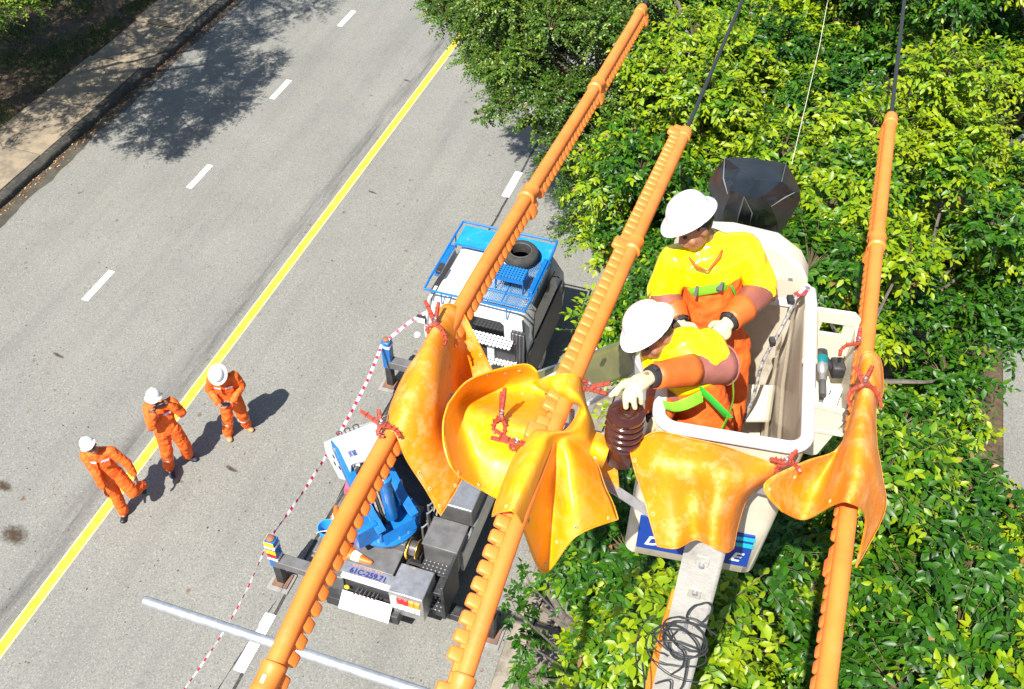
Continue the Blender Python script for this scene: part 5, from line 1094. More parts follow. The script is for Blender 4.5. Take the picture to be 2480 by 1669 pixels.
# ================================================================ people
def blob(prims,voxel,smooth=3,disp=0.,dscale=.06):
    """one continuous surface grown round a set of overlapping tapered limbs"""
    mb=MB()
    for p in prims:
        if p[0]=='c':
            pts=[Vector(q) for q in p[1]]; rs=list(p[2]); up=p[3] if len(p)>3 else UP
            P=[];R=[]
            g=lambda r:r if isinstance(r,(tuple,list)) else (r,r)
            d0=(pts[0]-pts[1]).normalized(); d1=(pts[-1]-pts[-2]).normalized(); ra,rb=g(rs[0]),g(rs[-1])
            for a in(.05,.5,.86): m=min(ra); P.append(pts[0]+d0*m*math.sqrt(max(0,1-a*a))*1.0); R.append((ra[0]*a,ra[1]*a))
            for i in range(len(pts)-1):
                n=max(2,int((pts[i+1]-pts[i]).length/.03))
                for k in range(n):
                    u=k/n; a,b=g(rs[i]),g(rs[i+1]); P.append(pts[i].lerp(pts[i+1],u)); R.append((a[0]*(1-u)+b[0]*u,a[1]*(1-u)+b[1]*u))
            P.append(pts[-1]); R.append(rb)
            for a in(.86,.5,.05): m=min(rb); P.append(pts[-1]+d1*m*math.sqrt(max(0,1-a*a))); R.append((rb[0]*a,rb[1]*a))
            mb.tube(P,R,16,True,up=up)
        else: mb.ball(p[1],p[2],16,12,p[3] if len(p)>3 else None)
    me=mb.mesh('b'); bm=bmesh.new(); bm.from_mesh(me); bmesh.ops.recalc_face_normals(bm,faces=bm.faces); bm.to_mesh(me); bm.free()
    o=bpy.data.objects.new('tmp',me); link(o)
    m=o.modifiers.new('r','REMESH'); m.mode='VOXEL'; m.voxel_size=voxel; m.use_smooth_shade=True
    if smooth: m=o.modifiers.new('s','SMOOTH'); m.factor=.5; m.iterations=smooth
    if disp:
        tx=bpy.data.textures.new('folds','CLOUDS'); tx.noise_scale=dscale; tx.noise_depth=2
        m=o.modifiers.new('d','DISPLACE'); m.texture=tx; m.strength=disp; m.mid_level=.5; m.texture_coords='LOCAL'
    dg=bpy.context.evaluated_depsgraph_get(); out=bpy.data.meshes.new_from_object(o.evaluated_get(dg)); bpy.data.objects.remove(o)
    out.polygons.foreach_set('use_smooth',[True]*len(out.polygons)); return out
def fmat(name,col,rough,fold=.0,**k): return mat(name,col,rough,**k)
M_SKIN=mat('skin',(.30,.135,.075),.5,col2=(.26,.11,.06),scale=14); M_HAIR=mat('black_hair',(.012,.010,.009),.6)
M_COV=mat('orange_coverall',(.80,.125,.008),.75,col2=(.70,.09,.006),scale=6,bump=.9,bscale=20)
M_COV2=mat('lineman_orange_cotton',(.74,.115,.006),.75,col2=(.66,.095,.006),scale=5,bump=.5,bscale=16)
M_SLEEVE=mat('yellow_rubber_sleeve',(.86,.66,.003),.2,col2=(.84,.63,.003),scale=4,bump=.14,bscale=12,coat=.35)
M_GLOVE=mat('brown_rubber_glove',(.235,.075,.052),.45,col2=(.19,.058,.042),scale=9,dirt=(.32,.14,.11),dscale=16,damt=.5,bump=.1)
M_LEATH=mat('orange_leather_cuff',(.55,.115,.014),.5,col2=(.48,.095,.012),scale=10,bump=.2,bscale=40)
M_CREAMG=mat('cream_leather_glove',(.50,.43,.27),.6,col2=(.43,.36,.22),scale=12,bump=.25,bscale=40)
M_HELM=mat('white_helmet',(.60,.60,.60),.3,coat=.3); M_LIME=mat('lime_webbing',(.20,.55,.02),.6,col2=(.16,.47,.02),scale=20); M_GREENW=mat('green_webbing',(.02,.42,.03),.6)
M_SHOEK=mat('black_shoe',(.018,.018,.02),.45); M_SHOEB=mat('tan_boot',(.42,.25,.10),.6,col2=(.36,.2,.08),scale=12); M_SHOEN=mat('navy_shoe',(.014,.018,.04),.6); M_SOLE=mat('white_sole',(.7,.7,.7),.6)
M_PATCH=mat('name_patch',(.68,.66,.74),.6,col2=(.20,.12,.38),scale=60,lo=.5,hi=.58); M_REFL=mat('reflective_tape',(.75,.74,.70),.35); M_PHONE=mat('phone_black',(.012,.012,.014),.25); M_EYE2=mat('dark_eye',(.02,.012,.01),.3); M_STRAPK=mat('black_strap',(.02,.02,.022),.6)
creases(M_COV,9,.7,.03); creases(M_COV2,7,.7,.035); creases(M_SLEEVE,5,.8,.04); creases(M_LEATH,8,.25,.015); creases(M_GLOVE,8,.3,.015); creases(M_CREAMG,16,.4,.012)
def rotm(x,y,z): return Matrix((x,y,z)).transposed()
def head_prims(c,f,u,k=1.):
    """head with face: f looks forward, u is up along the skull"""
    f=Vector(f).normalized(); u=Vector(u); u=(u-f*u.dot(f)).normalized(); l=u.cross(f); R=rotm(l,f,u); P=lambda a,b,d:c+(l*a+f*b+u*d)*k
    s=lambda *q:tuple(x*k for x in q)
    pr_=[('e',P(0,-.008,.025),s(.076,.098,.095),R),('e',P(0,.028,-.045),s(.060,.066,.072),R),('e',P(0,.055,-.088),s(.030,.028,.025),R),
      ('c',[P(0,.088,.012),P(0,.106,-.026)],[.010*k,.016*k]),('e',P(0,.088,-.058),s(.026,.014,.011),R),('e',P(0,.082,.030),s(.055,.018,.012),R),
      ('e',P(.078,-.008,-.008),s(.010,.022,.032),R),('e',P(-.078,-.008,-.008),s(.010,.022,.032),R),('e',P(.045,.062,-.03),s(.024,.022,.026),R),('e',P(-.045,.062,-.03),s(.024,.022,.026),R)]
    eyes=[P(sx*.032,.086,.008) for sx in(-1,1)]
    return pr_,eyes,(l,f,u)
def helmet(parent,base,c,f,u,k=1.,brim=.045,front=.02,name='helmet'):
    f=Vector(f).normalized(); u=Vector(u); u=(u-f*u.dot(f)).normalized(); l=u.cross(f); n=40; rows=[]
    for i in range(13):
        ph=math.pi/2*(1-i/12*.98); r=math.cos(ph); z=math.sin(ph)
        rows.append([c-base+(l*(.122*r*math.cos(a))+f*(.142*r*math.sin(a))+u*(.135*z**.92+(.010*math.exp(-(math.cos(a)*r/.20)**2)*(1 if z>.3 else 0)*z)))*k for a in np.linspace(0,2*math.pi,n+1)])
    for d,dz in((.004,-.004),(.018,-.012),(brim*.7,-.019),(brim,-.022),(brim+.002,-.027),(brim-.006,-.027)):
        rows.append([c-base+(l*((.122+d)*math.cos(a))+f*((.142+d+front*max(0,math.sin(a))**2*d/max(brim,.01))*math.sin(a))+u*(dz+.006*abs(math.cos(a))))*k for a in np.linspace(0,2*math.pi,n+1)])
    h=MB().grid(rows).build(name,M_HELM,parent,ang=60,solid=.004*k,off=1)
    MB().tube([c-base+(l*(.123*math.cos(a))+f*(.143*math.sin(a))+u*.004)*k for a in np.linspace(0,2*math.pi,33)],.003*k,5,cap=False).build('brim_ridge',M_HELM,h)
    return h
def hand_prims(w,d,pn,k=1.,curl=.5,side=1,thick=1.,spread=.02):
    """palm, four bent fingers of unequal length and a thumb from the side of the palm"""
    d=Vector(d).normalized(); pn=Vector(pn); pn=(pn-d*pn.dot(d)).normalized(); s=d.cross(pn)*side; R=rotm(s,d,pn); out=[]
    out.append(('e',w+d*.045*k,(.042*k*thick,.052*k,.018*k*thick),R)); out.append(('c',[w-d*.02*k,w+d*.03*k],[(.028*k*thick,.022*k*thick)]*2,pn))
    for i,(x,L) in enumerate(((.030,.070),(.011,.080),(-.009,.074),(-.028,.058))):
        b=w+d*.082*k+s*x*k; a=curl*.9; p1=b+(d*math.cos(a*.6)+pn*math.sin(a*.6)+s*x*spread*20*.2)*L*.45*k; p2=p1+(d*math.cos(a*1.6)+pn*math.sin(a*1.6))*L*.33*k; p3=p2+(d*math.cos(a*2.4)+pn*math.sin(a*2.4))*L*.25*k
        out.append(('c',[b-d*.03*k,b,p1,p2,p3],[.0105*k*thick,.0105*k*thick,.0098*k*thick,.009*k*thick,.008*k*thick]))
    t0=w+d*.02*k+s*.034*k; t1=t0+(s*.7+d*.6+pn*.25)*.038*k; t2=t1+(d*.85+s*.15+pn*.4)*.035*k
    out.append(('c',[t0-s*.01*k,t0,t1,t2],[.014*k*thick,.0135*k*thick,.0115*k*thick,.0095*k*thick])); return out
def shift(prims,b):
    o=[]
    for p in prims:
        q=list(p); q[1]=[Vector(v)-b for v in p[1]] if p[0]=='c' else Vector(p[1])-b; o.append(tuple(q))
    return o
def worker(label,base,f,J,headf,headu,hands,shoe,extra_clothes=(),k=1.,seed=0,brim=.03,front=.03,patch=True,band=()):
    """standing worker in an orange coverall; J holds joints as (left, forward, up) offsets from the ground point"""
    base=Vector(base); f=Vector(f).normalized(); l=UP.cross(f); root=thing('person',label,'person',base,group='workers standing on the road')
    X=lambda q:(l*q[0]+f*q[1]+UP*q[2]) if isinstance(q,tuple) else Vector(q)-base
    j={a:X(b) for a,b in J.items()}
    hp,eyes,_=head_prims(j['head'],headf,headu,k)
    lat=(j['shL']-j['shR']).normalized(); hl=(j['hipL']-j['hipR']).normalized()
    torso=lambda m:[('c',[j['pelvis'],j['waist'],j['chest'],j['chest'].lerp(j['neck'],.55)],[(.158*m*k,.118*m*k),(.142*m*k,.108*m*k),(.172*m*k,.122*m*k),(.13*m*k,.09*m*k)],lat.cross(UP) if 0 else (j['chest']-j['waist']).cross(lat))]
    limbs=lambda m,hand=True:sum([[('c',[j['hip'+s],j['kne'+s],j['ank'+s]],[.088*m*k,.067*m*k,.055*m*k]),('c',[j['sh'+s],j['el'+s],j['wr'+s]],[.060*m*k,.050*m*k,.036*m*k])] for s in'LR'],[])
    skin=hp+[('c',[j['head']+(j['neck']-j['head'])*.35,j['neck']],[.052*k,.056*k])]+torso(.8)+limbs(.75)
    for s in'LR':
        d,pn,cu,sd=hands[s]; skin+=hand_prims(j['wr'+s]+Vector(d).normalized()*.02,d,pn,k,cu,sd)
        skin+=[('c',[j['ank'+s],j['ank'+s]-UP*.03+ (j['toe'+s]-j['ank'+s])*.6],[.04*k,.035*k])]
    obj('body',blob(skin,.0085,2),M_SKIN,root)
    for e in eyes: MB().ball(e,.011*k,8,6).build('eye',M_EYE2,root)
    # hair below the helmet
    hf=Vector(headf).normalized(); hu=Vector(headu); hu=(hu-hf*hu.dot(hf)).normalized(); MB().ball(j['head']-hf*.018*k+hu*.03*k,(.083*k,.092*k,.085*k),14,10,rotm(hu.cross(hf),hf,hu)).build('hair',M_HAIR,root)
    cl=torso(1.06)+[('c',[j['shL'],j['chest'].lerp(j['neck'],.6),j['shR']],[.066*k,.085*k,.066*k]),('c',[j['hipL'],j['pelvis'],j['hipR']],[.1*k,.12*k,.1*k]),('c',[j['chest'].lerp(j['neck'],.8),j['neck']],[.070*k,.060*k])]
    for s in'LR':
        kn=j['kne'+s]; cl+=[('c',[j['hip'+s],kn,j['ank'+s].lerp(kn,.0)],[.112*k,.094*k,.084*k]),('c',[j['sh'+s],j['el'+s],j['wr'+s].lerp(j['el'+s],.12)],[.080*k,.070*k,.055*k])]
    obj('coverall',blob(cl,.013,2,.034,.07),M_COV,root)
    for s in'LR':
        a=j['ank'+s]; t=j['toe'+s]; d=(t-a); d.z=0; d=d.normalized() if d.length>.01 else f; R=rotm(d.cross(UP)*-1,d,UP); g0=Vector((a.x,a.y,min(a.z,t.z)))
        sh=obj('shoe',blob([('e',a.lerp(t,.15)+UP*(-.045),(.045*k,.06*k,.05*k),R),('e',a.lerp(t,.65)+UP*(-.028),(.050*k,.085*k,.040*k),R),('e',t+UP*.01,(.046*k,.05*k,.032*k),R)],.009,2),shoe[0],root)
        if shoe[1]: MB().lathe([(.98,0),(1.03,.012),(1.0,.022)],a.lerp(t,.55)+UP*(-.088),UP,20,up=d,sx=.052*k,sy=.135*k).build('sole',shoe[1],root)
    hc=j['head']+hu*.070*k-hf*.004*k
    helmet(root,Vector((0,0,0)),hc,headf,headu,.86*k,brim,front)
    if patch:
        fw=(j['chest']-j['waist']).cross(lat); fw=fw.normalized(); fw=fw if fw.dot(f)>0 else -fw; upv=lat.cross(fw).normalized(); upv=upv if upv.z>0 else -upv
        for sx in(-1,1): MB().box(j['chest']+lat*(.088*sx)+fw*.142*k+upv*.05,(.115*k,.006,.034*k),rotm(lat,fw,upv)@Matrix.Rotation(-sx*.35,3,'Z')@Matrix.Rotation(sx*.1,3,'Y')).build('name_patch',M_PATCH,root)
        for sx in(-1,1): MB().box(j['chest']+lat*(.088*sx)+fw*.134*k-upv*.03,(.12*k,.012,.11*k),rotm(lat,fw,upv)@Matrix.Rotation(-sx*.35,3,'Z')).build('chest_pocket',M_COV,root,bev=.004)
    for s in band:
        a=j['kne'+s].lerp(j['ank'+s],.38); d=(j['ank'+s]-j['kne'+s]).normalized(); MB().lathe([(.094*k,-.008),(.095*k,.008)],a,d,20).build('reflective_band',M_REFL,root)
    return root,j,base
# right-hand worker, looking down at his phone
b3=at(580,1047); f3=Vector((.12,-1,0)); X3=lambda px,py,z:tuple
r3,j3,_=worker('worker in orange looking down at a phone, tan boots, rightmost on the road',b3,f3,dict(pelvis=(0,-.02,.93),waist=(0,.0,1.08),chest=(0,.02,1.26),neck=(0,.04,1.44),head=(-.02,.12,1.555),shL=(.175,.0,1.38),shR=(-.175,.0,1.38),elL=(.25,-.02,1.12),elR=(-.27,-.01,1.10),wrL=(.09,.235,1.02),wrR=(-.12,.235,1.00),
  hipL=(.09,-.01,.90),hipR=(-.09,-.01,.90),kneL=(.13,.03,.50),kneR=(-.10,.04,.50),ankL=at(598,1028,.09),ankR=at(552,1048,.09),toeL=at(609,1042,.03),toeR=at(557,1066,.03)),
  Vector((.0,-.75,-.66)),Vector((0,-.5,.8)),dict(L=((-.85,-.5,-.1),(0,-.3,1),.5,1),R=((.85,-.5,-.05),(0,-.3,1),.5,-1)),(M_SHOEB,None),k=1.0,brim=.055,front=.0,band='LR')
ph3=b3+Vector(((0),0,0))+UP.cross(f3).normalized()*-.01+f3.normalized()*.29+UP*1.04
p_=thing('phone','small black phone held at waist height by the worker in tan boots','phone',ph3); MB().box((0,0,0),(.14,.075,.012),Matrix.Rotation(.4,3,'X')).build('case',M_PHONE,p_,bev=.006); MB().box((0,-.002,.007),(.125,.062,.002),Matrix.Rotation(.4,3,'X')).build('screen',M_GLASS,p_)
# middle worker, photographing
b2=at(440,1131); f2=Vector((.30,-.95,0)); l2=UP.cross(f2.normalized())
r2,j2,_=worker('worker in orange holding up a phone to take a picture, middle of the three',b2,f2,dict(pelvis=(0,-.02,.97),waist=(.0,-.05,1.13),chest=(.0,-.07,1.32),neck=(-.01,-.07,1.52),head=(-.03,-.03,1.635),shL=(.175,-.09,1.45),shR=(-.175,-.09,1.45),elL=at(441,1001,1.30),elR=at(368,1035,1.22),wrL=at(407,978,1.60),wrR=at(373,1000,1.56),
  hipL=(.09,-.01,.94),hipR=(-.09,-.01,.94),kneL=(.16,.0,.52),kneR=(-.12,.05,.52),ankL=at(455,1102,.09),ankR=at(409,1130,.09),toeL=at(473,1113,.03),toeR=at(418,1154,.03)),
  Vector((.3,-.9,.25)),Vector((-.05,.25,.95)),dict(L=((-.5,-.1,.85),(-.3,-1,0),.7,1),R=((.1,-.1,.95),(.3,-1,0),.7,-1)),(M_SHOEN,M_SOLE),k=1.04,brim=.028,front=.035,band='R')
pc=at(387,984,1.64); p_=thing('phone','black phone held up in front of the face by the middle worker','phone',pc); Rp=rotm(l2,f2.normalized(),UP)@Matrix.Rotation(-.2,3,'X')@Matrix.Rotation(-.3,3,'Y'); MB().box((0,0,0),(.19,.014,.09),Rp).build('case',M_PHONE,p_,bev=.006); MB().cyl(Rp@Vector((.06,.008,.02)),Rp@Vector((.06,.012,.02)),.012,n=12).build('lens',M_GLASS,p_)
# left worker, walking
b1=at(303,1240); f1=Vector((.42,-.9,0))
r1,j1,_=worker('worker in orange striding with one leg lifted behind, leftmost on the road',b1,f1,dict(pelvis=(.02,-.06,.93),waist=(.0,-.08,1.09),chest=(-.01,-.10,1.27),neck=(-.03,-.10,1.46),head=(-.06,-.07,1.575),shL=(.165,-.06,1.38),shR=(-.19,-.12,1.40),elL=at(308,1122,1.12),elR=at(236,1150,1.12),wrL=at(325,1150,.90),wrR=at(250,1182,.88),
  hipL=(.10,-.06,.90),hipR=(-.07,-.05,.90),kneL=at(322,1192,.50),kneR=(-.02,-.01,.49),ankL=at(342,1176,.40),ankR=at(299,1238,.09),toeL=at(349,1192,.28),toeR=at(298,1262,.03)),
  Vector((.55,-.72,.42)),Vector((-.45,.1,.9)),dict(L=((.25,-.4,-.9),(-.8,0,0),.5,-1),R=((.2,-.4,-.9),(.8,0,0),.5,1)),(M_SHOEK,None),k=1.0,brim=.022,front=.04)
# ---------------------------------------------------------------- linemen in the bucket
def strap(root,base,pts,w,m,name='harness_strap',up=UP,th=.004):
    P=spline([at(*q)-base for q in pts],6); MB().tube(P,[(w/2,th)]*len(P),8,up=up).build(name,m,root)
def lineman(label,base,J,headf,headu,k=1.0):
    base=Vector(base); root=thing('person',label,'person',base,group='linemen in the bucket')
    j={a:(at(*b) if isinstance(b,tuple) else Vector(b))-base for a,b in J.items()}; return root,j,base
def build_lineman(label,base,J,headf,headu,handprims,k=1.0,yel=(),cuffs=(),ylow=-.18,crad=.086,gl=None):
    gl=gl or M_GLOVE
    root,j,base=lineman(label,base,J,headf,headu,k)
    hp,eyes,_=head_prims(j['head'],headf,headu,k); lat=(j['shL']-j['shR']).normalized()
    fw=(j['chest']-j['waist']).cross(lat).normalized()
    T=lambda m,top=.6:[('c',[j['pelvis'],j['waist'],j['chest'],j['chest'].lerp(j['neck'],top)],[(.165*m*k,.125*m*k),(.155*m*k,.118*m*k),(.18*m*k,.128*m*k),(.13*m*k,.095*m*k)],fw)]
    skin=hp+[('c',[j['head']+(j['neck']-j['head'])*.3,j['neck']],[.056*k,.062*k])]+T(.78)
    for s in'LR':
        skin+=[('c',[j['sh'+s],j['el'+s],j['wr'+s]],[.05*k,.042*k,.032*k]),('c',[j['hip'+s],j['kne'+s],j['ank'+s]],[.075*k,.055*k,.045*k])]
    skin+=sum([[('c',[j['wr'+s],j['wr'+s]+(j['wr'+s]-j['el'+s]).normalized()*.04],[.03*k,.028*k])] for s in'LR'],[])
    obj('body',blob(skin,.009,2),M_SKIN,root)
    for e in eyes: MB().ball(e,.012*k,8,6).build('eye',M_EYE2,root)
    hf=Vector(headf).normalized(); hu=Vector(headu); hu=(hu-hf*hu.dot(hf)).normalized()
    MB().ball(j['head']-hf*.022*k+hu*.02*k,(.082*k,.092*k,.088*k),14,10,rotm(hu.cross(hf),hf,hu)).build('hair',M_HAIR,root)
    cl=T(1.0)+[('c',[j['hipL'],j['pelvis'],j['hipR']],[.11*k,.125*k,.11*k]),('c',[j['chest'].lerp(j['neck'],.55),j['neck']],[.085*k,.070*k])]
    for s in'LR': cl+=[('c',[j['hip'+s],j['kne'+s],j['ank'+s]],[.108*k,.088*k,.08*k]),('c',[j['sh'+s],j['el'+s]],[.06*k,.055*k])]
    obj('coverall',blob(cl,.011,3,.034,.085),M_COV2,root)
    for s in'LR': obj('boot',blob([('e',j['ank'+s]+UP*-.03-fw*0,(.05,.06,.06)),('e',j['ank'+s]+UP*-.05+Vector((hf.x,hf.y,0)).normalized()*.1,(.05,.11,.045))],.012,2),M_SHOEK,root)
    ye=[('c',[j['chest']+(j['neck']-j['chest'])*ylow,j['chest']+(j['neck']-j['chest'])*(ylow+.2),j['chest'].lerp(j['neck'],.62)],[(.205*k,.160*k),(.205*k,.162*k),(.15*k,.118*k)],fw),('c',[j['shL'],j['chest'].lerp(j['neck'],.56),j['shR']],[.094*k,.094*k,.094*k])]
    for s in'LR':
        e=j['el'+s]; ye+=[('c',[j['sh'+s],j['sh'+s].lerp(e,.55),j['sh'+s].lerp(e,.96)],[.096*k,.094*k,.097*k])]
    ye+=list(yel)
    obj('yellow_sleeves',blob(ye,.011,5,.026,.2),M_SLEEVE,root)
    for s in'LR':
        e,w=j['el'+s],j['wr'+s]; c0=cuffs[s] if cuffs else (0.,.48)
        rows=lambda a,b,ra,rb,n=6:([e.lerp(w,a+(b-a)*i/n) for i in range(n+1)],[ra+(rb-ra)*i/n for i in range(n+1)])
        P,R=rows(c0[0],c0[1]+.1,crad*k,.076*k); g=MB().tube(P,R,20,cap=False).build('rubber_cuff',gl,root,solid=.004); MB().tube([P[0]+ (frame(w-e)[0]*math.cos(a)+frame(w-e)[1]*math.sin(a))*(crad+.001)*k for a in np.linspace(0,6.2832,25)],.006,6,cap=False).build('cuff_bead',gl,g)
        P,R=rows(c0[1],.97,.085*k,.062*k); MB().tube(P,R,20,cap=False).build('leather_cuff',M_LEATH,root,solid=.004)
        P,R=rows(.95,1.03,.056*k,.052*k,3); MB().tube(P,R,18).build('wrist_strap',M_STRAPK,root)
        x,y,_=frame(w-e); MB().box(w+y*.056*k,(.035,.03,.016),rotm(x,(w-e).normalized(),y)).build('strap_buckle',M_STRAPK,root,bev=.004)
    for pz in handprims: obj('glove_hand',blob(shift(pz,base),.0058,2),M_CREAMG,root)
    helmet(root,Vector((0,0,0)),j['head']+hu*.098*k-hf*.004,headf,headu,.84*k,.042,.02)
    return root,j,base
# rear lineman
fl=BO+UP*.165
hf=(-VT*.70-VS*.55-UP*.34).normalized(); hu=UP-VS*.5
J1=dict(head=(1682,551,9.82),neck=(1712,582,9.68),chest=(1722,652,9.53),waist=(1728,765,9.26),pelvis=(1738,835,9.08),shL=(1802,600,9.63),shR=(1638,630,9.60),elL=(1846,700,9.42),elR=(1606,712,9.40),wrL=(1764,780,9.40),wrR=(1645,782,9.36),
  hipL=(1775,835,9.05),hipR=(1705,845,9.05),kneL=fl+BX*.03+BY*.62+UP*.48,kneR=fl+BX*-.18+BY*.58+UP*.48,ankL=fl+BX*.03+BY*.72+UP*.09,ankR=fl+BX*-.2+BY*.68+UP*.09)
hl1=hand_prims(at(1760,786,9.40),(at(1738,815,9.36)-at(1764,780,9.40)),UP*.4-VT,1.05,.8,1,1.3); hr1=hand_prims(at(1648,788,9.36),(at(1668,812,9.32)-at(1645,782,9.36)),-VT*.8+VS*.3,1.05,.7,-1,1.3)
q1,k1,B1=build_lineman('standing lineman in yellow sleeves and white helmet, farther from the pole',fl+BY*.6,J1,hf,hu,[hl1,hr1],cuffs=dict(L=(-.02,.56),R=(-.02,.56)),ylow=.12)
# collar of the shirt in the V neck
obj('collar',blob([('c',[at(1756,590,9.69)-B1,at(1742,622,9.69)-B1,at(1714,656,9.66)-B1],[.006,.011,.006]),('c',[at(1668,622,9.68)-B1,at(1686,644,9.68)-B1,at(1712,656,9.66)-B1],[.006,.011,.006])],.006,2),M_COV2,q1)
strap(q1,B1,[(1672,708,9.47),(1690,706,9.50),(1725,700,9.53),(1755,693,9.53),(1788,684,9.48)],.062,M_LIME,up=VT); strap(q1,B1,[(1770,690,9.52),(1778,705,9.49),(1785,725,9.43)],.06,M_GREENW,up=VS)
MB().box(at(1744,694,9.545)-B1,(.035,.05,.012),rotm(VS,(UP*.7+VT*.7).normalized(),(VS.cross((UP*.7+VT*.7).normalized())))).build('buckle',M_STRAPK,q1,bev=.004); MB().box(at(1686,706,9.52)-B1,(.016,.06,.012),rotm(VS,(UP*.7+VT*.7).normalized(),(VS.cross((UP*.7+VT*.7).normalized())))).build('buckle',M_STRAPK,q1)
for px,py,z in((1698,714,9.46),(1695,757,9.36)): MB().ball(at(px,py,z)-B1,.008,8,6).build('button',M_LEATH,q1)
# front lineman
hf2=(-VT*.80-VS*.40-UP*.38).normalized(); hu2=UP-VS*.55
J2=dict(head=(1584,814,9.54),neck=(1640,828,9.50),chest=(1668,878,9.40),waist=(1688,955,9.22),pelvis=(1700,1012,9.06),shL=(1712,838,9.46),shR=(1590,850,9.40),elL=(1738,886,9.40),elR=(1612,945,9.24),wrL=(1578,912,9.56),wrR=(1590,1020,9.22),
  hipL=(1722,1010,9.02),hipR=(1672,1000,9.02),kneL=fl+BX*.02+BY*.22+UP*.48,kneR=fl+BX*-.17+BY*.26+UP*.48,ankL=fl+BX*.03+BY*.30+UP*.09,ankR=fl+BX*-.17+BY*.34+UP*.09)
z=9.545
hl2=[('c',[at(1574,912,9.565),at(1550,925,9.575),at(1532,938,9.57)],[(.040,.030),(.050,.028),(.048,.024)],UP),
 ('c',[at(1522,925,9.57),at(1508,932,9.56),at(1494,945,9.545),at(1480,958,9.525)],[.019,.018,.0165,.014]),
 ('c',[at(1524,938,9.57),at(1516,955,9.565),at(1515,970,9.545),at(1516,986,9.515)],[.017,.017,.0155,.0145]),
 ('c',[at(1536,944,9.57),at(1534,960,9.565),at(1535,974,9.545),at(1538,987,9.515)],[.016,.016,.015,.014]),
 ('c',[at(1548,942,9.57),at(1551,956,9.562),at(1553,966,9.545),at(1553,976,9.52)],[.015,.015,.014,.013]),
 ('c',[at(1508,928,9.565),at(1500,942,9.55),at(1494,955,9.53)],[.014,.013,.012])]
hr2=hand_prims(at(1586,1024,9.22),(at(1570,1056,9.18)-at(1588,1018,9.22)),-VS,1.05,.7,1,1.35)
q2,k2,B2=build_lineman('bent lineman in yellow sleeves gripping the brown insulator',fl+BY*.25,J2,hf2,hu2,[hl2,hr2],cuffs=dict(L=(-.10,.40),R=(-.02,.5)),crad=.104,gl=mat('pink_brown_rubber',(.30,.105,.08),.5,col2=(.25,.085,.065),scale=12,dirt=(.2,.08,.07),dscale=18,damt=.5))
strap(q2,B2,[(1608,980,9.35),(1632,986,9.37),(1662,978,9.41),(1700,960,9.42)],.066,M_LIME,up=VT); strap(q2,B2,[(1697,945,9.44),(1720,965,9.45),(1745,990,9.42),(1764,1010,9.37)],.07,M_GREENW,up=VT)
strap(q2,B2,[(1775,930,9.40),(1776,965,9.40),(1767,1000,9.38),(1748,1040,9.31)],.06,M_LIME,up=VT); MB().box(at(1742,1047,9.31)-B2,(.05,.03,.016),rotm(VS,VT,UP)).build('buckle',M_STRAPK,q2,bev=.003); MB().box(at(1740,1052,9.315)-B2,(.03,.012,.02),rotm(VS,VT,UP)).build('label',M_YL,q2)

obj('collar',blob([('c',[at(1654,846,9.52)-B2,at(1638,864,9.50)-B2,at(1616,876,9.48)-B2],[.007,.011,.007]),('c',[at(1584,876,9.49)-B2,at(1598,880,9.49)-B2,at(1616,876,9.48)-B2],[.007,.010,.007])],.006,2),M_COV2,q2)
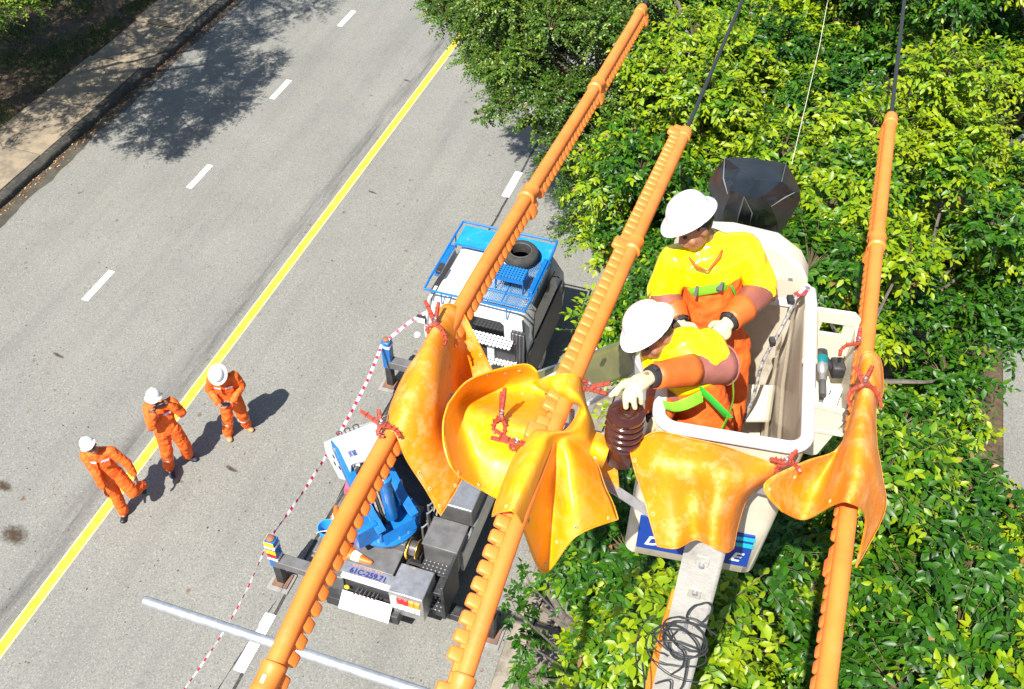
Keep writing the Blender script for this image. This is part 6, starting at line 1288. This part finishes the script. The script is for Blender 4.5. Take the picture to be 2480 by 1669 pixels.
# ================================================================ barrier tape and cut branches
M_TAPEW=mat('tape_white',(.78,.76,.76),.45); M_TAPER=mat('tape_red',(.50,.015,.08),.45)
def tape(pts,label,w,tw):
    P=spline(pts,60); c=P[0]; root=thing('barrier_tape',label,'tape',c,group='red and white barrier tape')
    V=[];Fc=[];mi=[]; L_=0
    for i,p in enumerate(P):
        d=(P[min(i+1,len(P)-1)]-P[max(i-1,0)]).normalized(); x,y,_=frame(d); a=tw[0]+(tw[1]-tw[0])*i/len(P)+.25*math.sin(i*.21); ax=x*math.cos(a)+y*math.sin(a); V+= [tuple(p-c+ax*w/2),tuple(p-c-ax*w/2)]
        if i: L_+=(p-P[i-1]).length; Fc.append((2*i-2,2*i-1,2*i+1,2*i)); mi.append(1 if (L_%.16)<.06 else 0)
    me=bpy.data.meshes.new('ribbon'); me.from_pydata(V,[],Fc); me.materials.append(M_TAPEW); me.materials.append(M_TAPER); me.polygons.foreach_set('material_index',mi); o=obj('ribbon',me,None,root); m=o.modifiers.new('s','SOLIDIFY'); m.thickness=.001
o1_=W(6.42,3.22,1.13); o2_=W(2.27,3.27,1.12)
tape([at(1062,742,1.55),at(1000,775,1.32),o1_+VS*.04+UP*.02],'short red and white tape from the cab to the blue post',.05,(.2,.5))
tape([o1_-VS*.06-UP*.06,o1_.lerp(o2_,.2)-UP*.16,o1_.lerp(o2_,.45)-UP*.24,o1_.lerp(o2_,.75)-UP*.16,o2_-VS*.03-UP*.02],'long red and white tape between the two outrigger posts',.046,(.1,1.5))
e_=at(425,1700,.75)
tape([o2_-VS*.05-UP*.07,o2_.lerp(e_,.3)-UP*.16,o2_.lerp(e_,.6)-UP*.18,e_],'red and white tape running from the striped post out of the frame',.026,(1.4,.9))
for p,l in((o1_,'wrap of pale tape round the blue outrigger post'),(o2_,'wrap of pale tape round the striped outrigger post')):
    t_=thing('tape_wrap',l,'tape',p-UP*.12); MB().box((0,0,0),(.165,.165,.045),Matrix.Rotation(-TH,3,'Z')).build('band',M_TAPEW,t_)
# sawn branches hanging over the kerb
M_CUT=mat('sawn_wood',(.62,.50,.33),.8)
def cutbranch(label,pts,r):
    P=spline([at(*q) for q in pts],6); c=P[-1]; root=thing('cut_branch',label,'branch',c,group='sawn branches by the kerb'); n=len(P)
    MB().tube([p-c for p in P],[r*(.8+.5*i/n) for i in range(n)],9).build('bark',M_BARK,root); d=(P[0]-P[1]).normalized(); MB().lathe([(r*.74,0),(r*.72,.004)],P[0]-c+d*.001,d,12).build('sawn_end',M_CUT,root)
cutbranch('thick sawn branch with pale cut end above the kerb',[(1326,1434,2.3),(1345,1460,2.35),(1362,1490,2.4),(1385,1510,2.5),(1412,1540,2.6)],.045)
cutbranch('thinner sawn branch lying below the thick one near the kerb',[(1312,1470,2.2),(1338,1492,2.2),(1370,1520,2.3),(1405,1540,2.4)],.032)
cutbranch('short sawn stub beside the two cut branches',[(1333,1496,2.25),(1352,1500,2.25),(1375,1515,2.3)],.026)
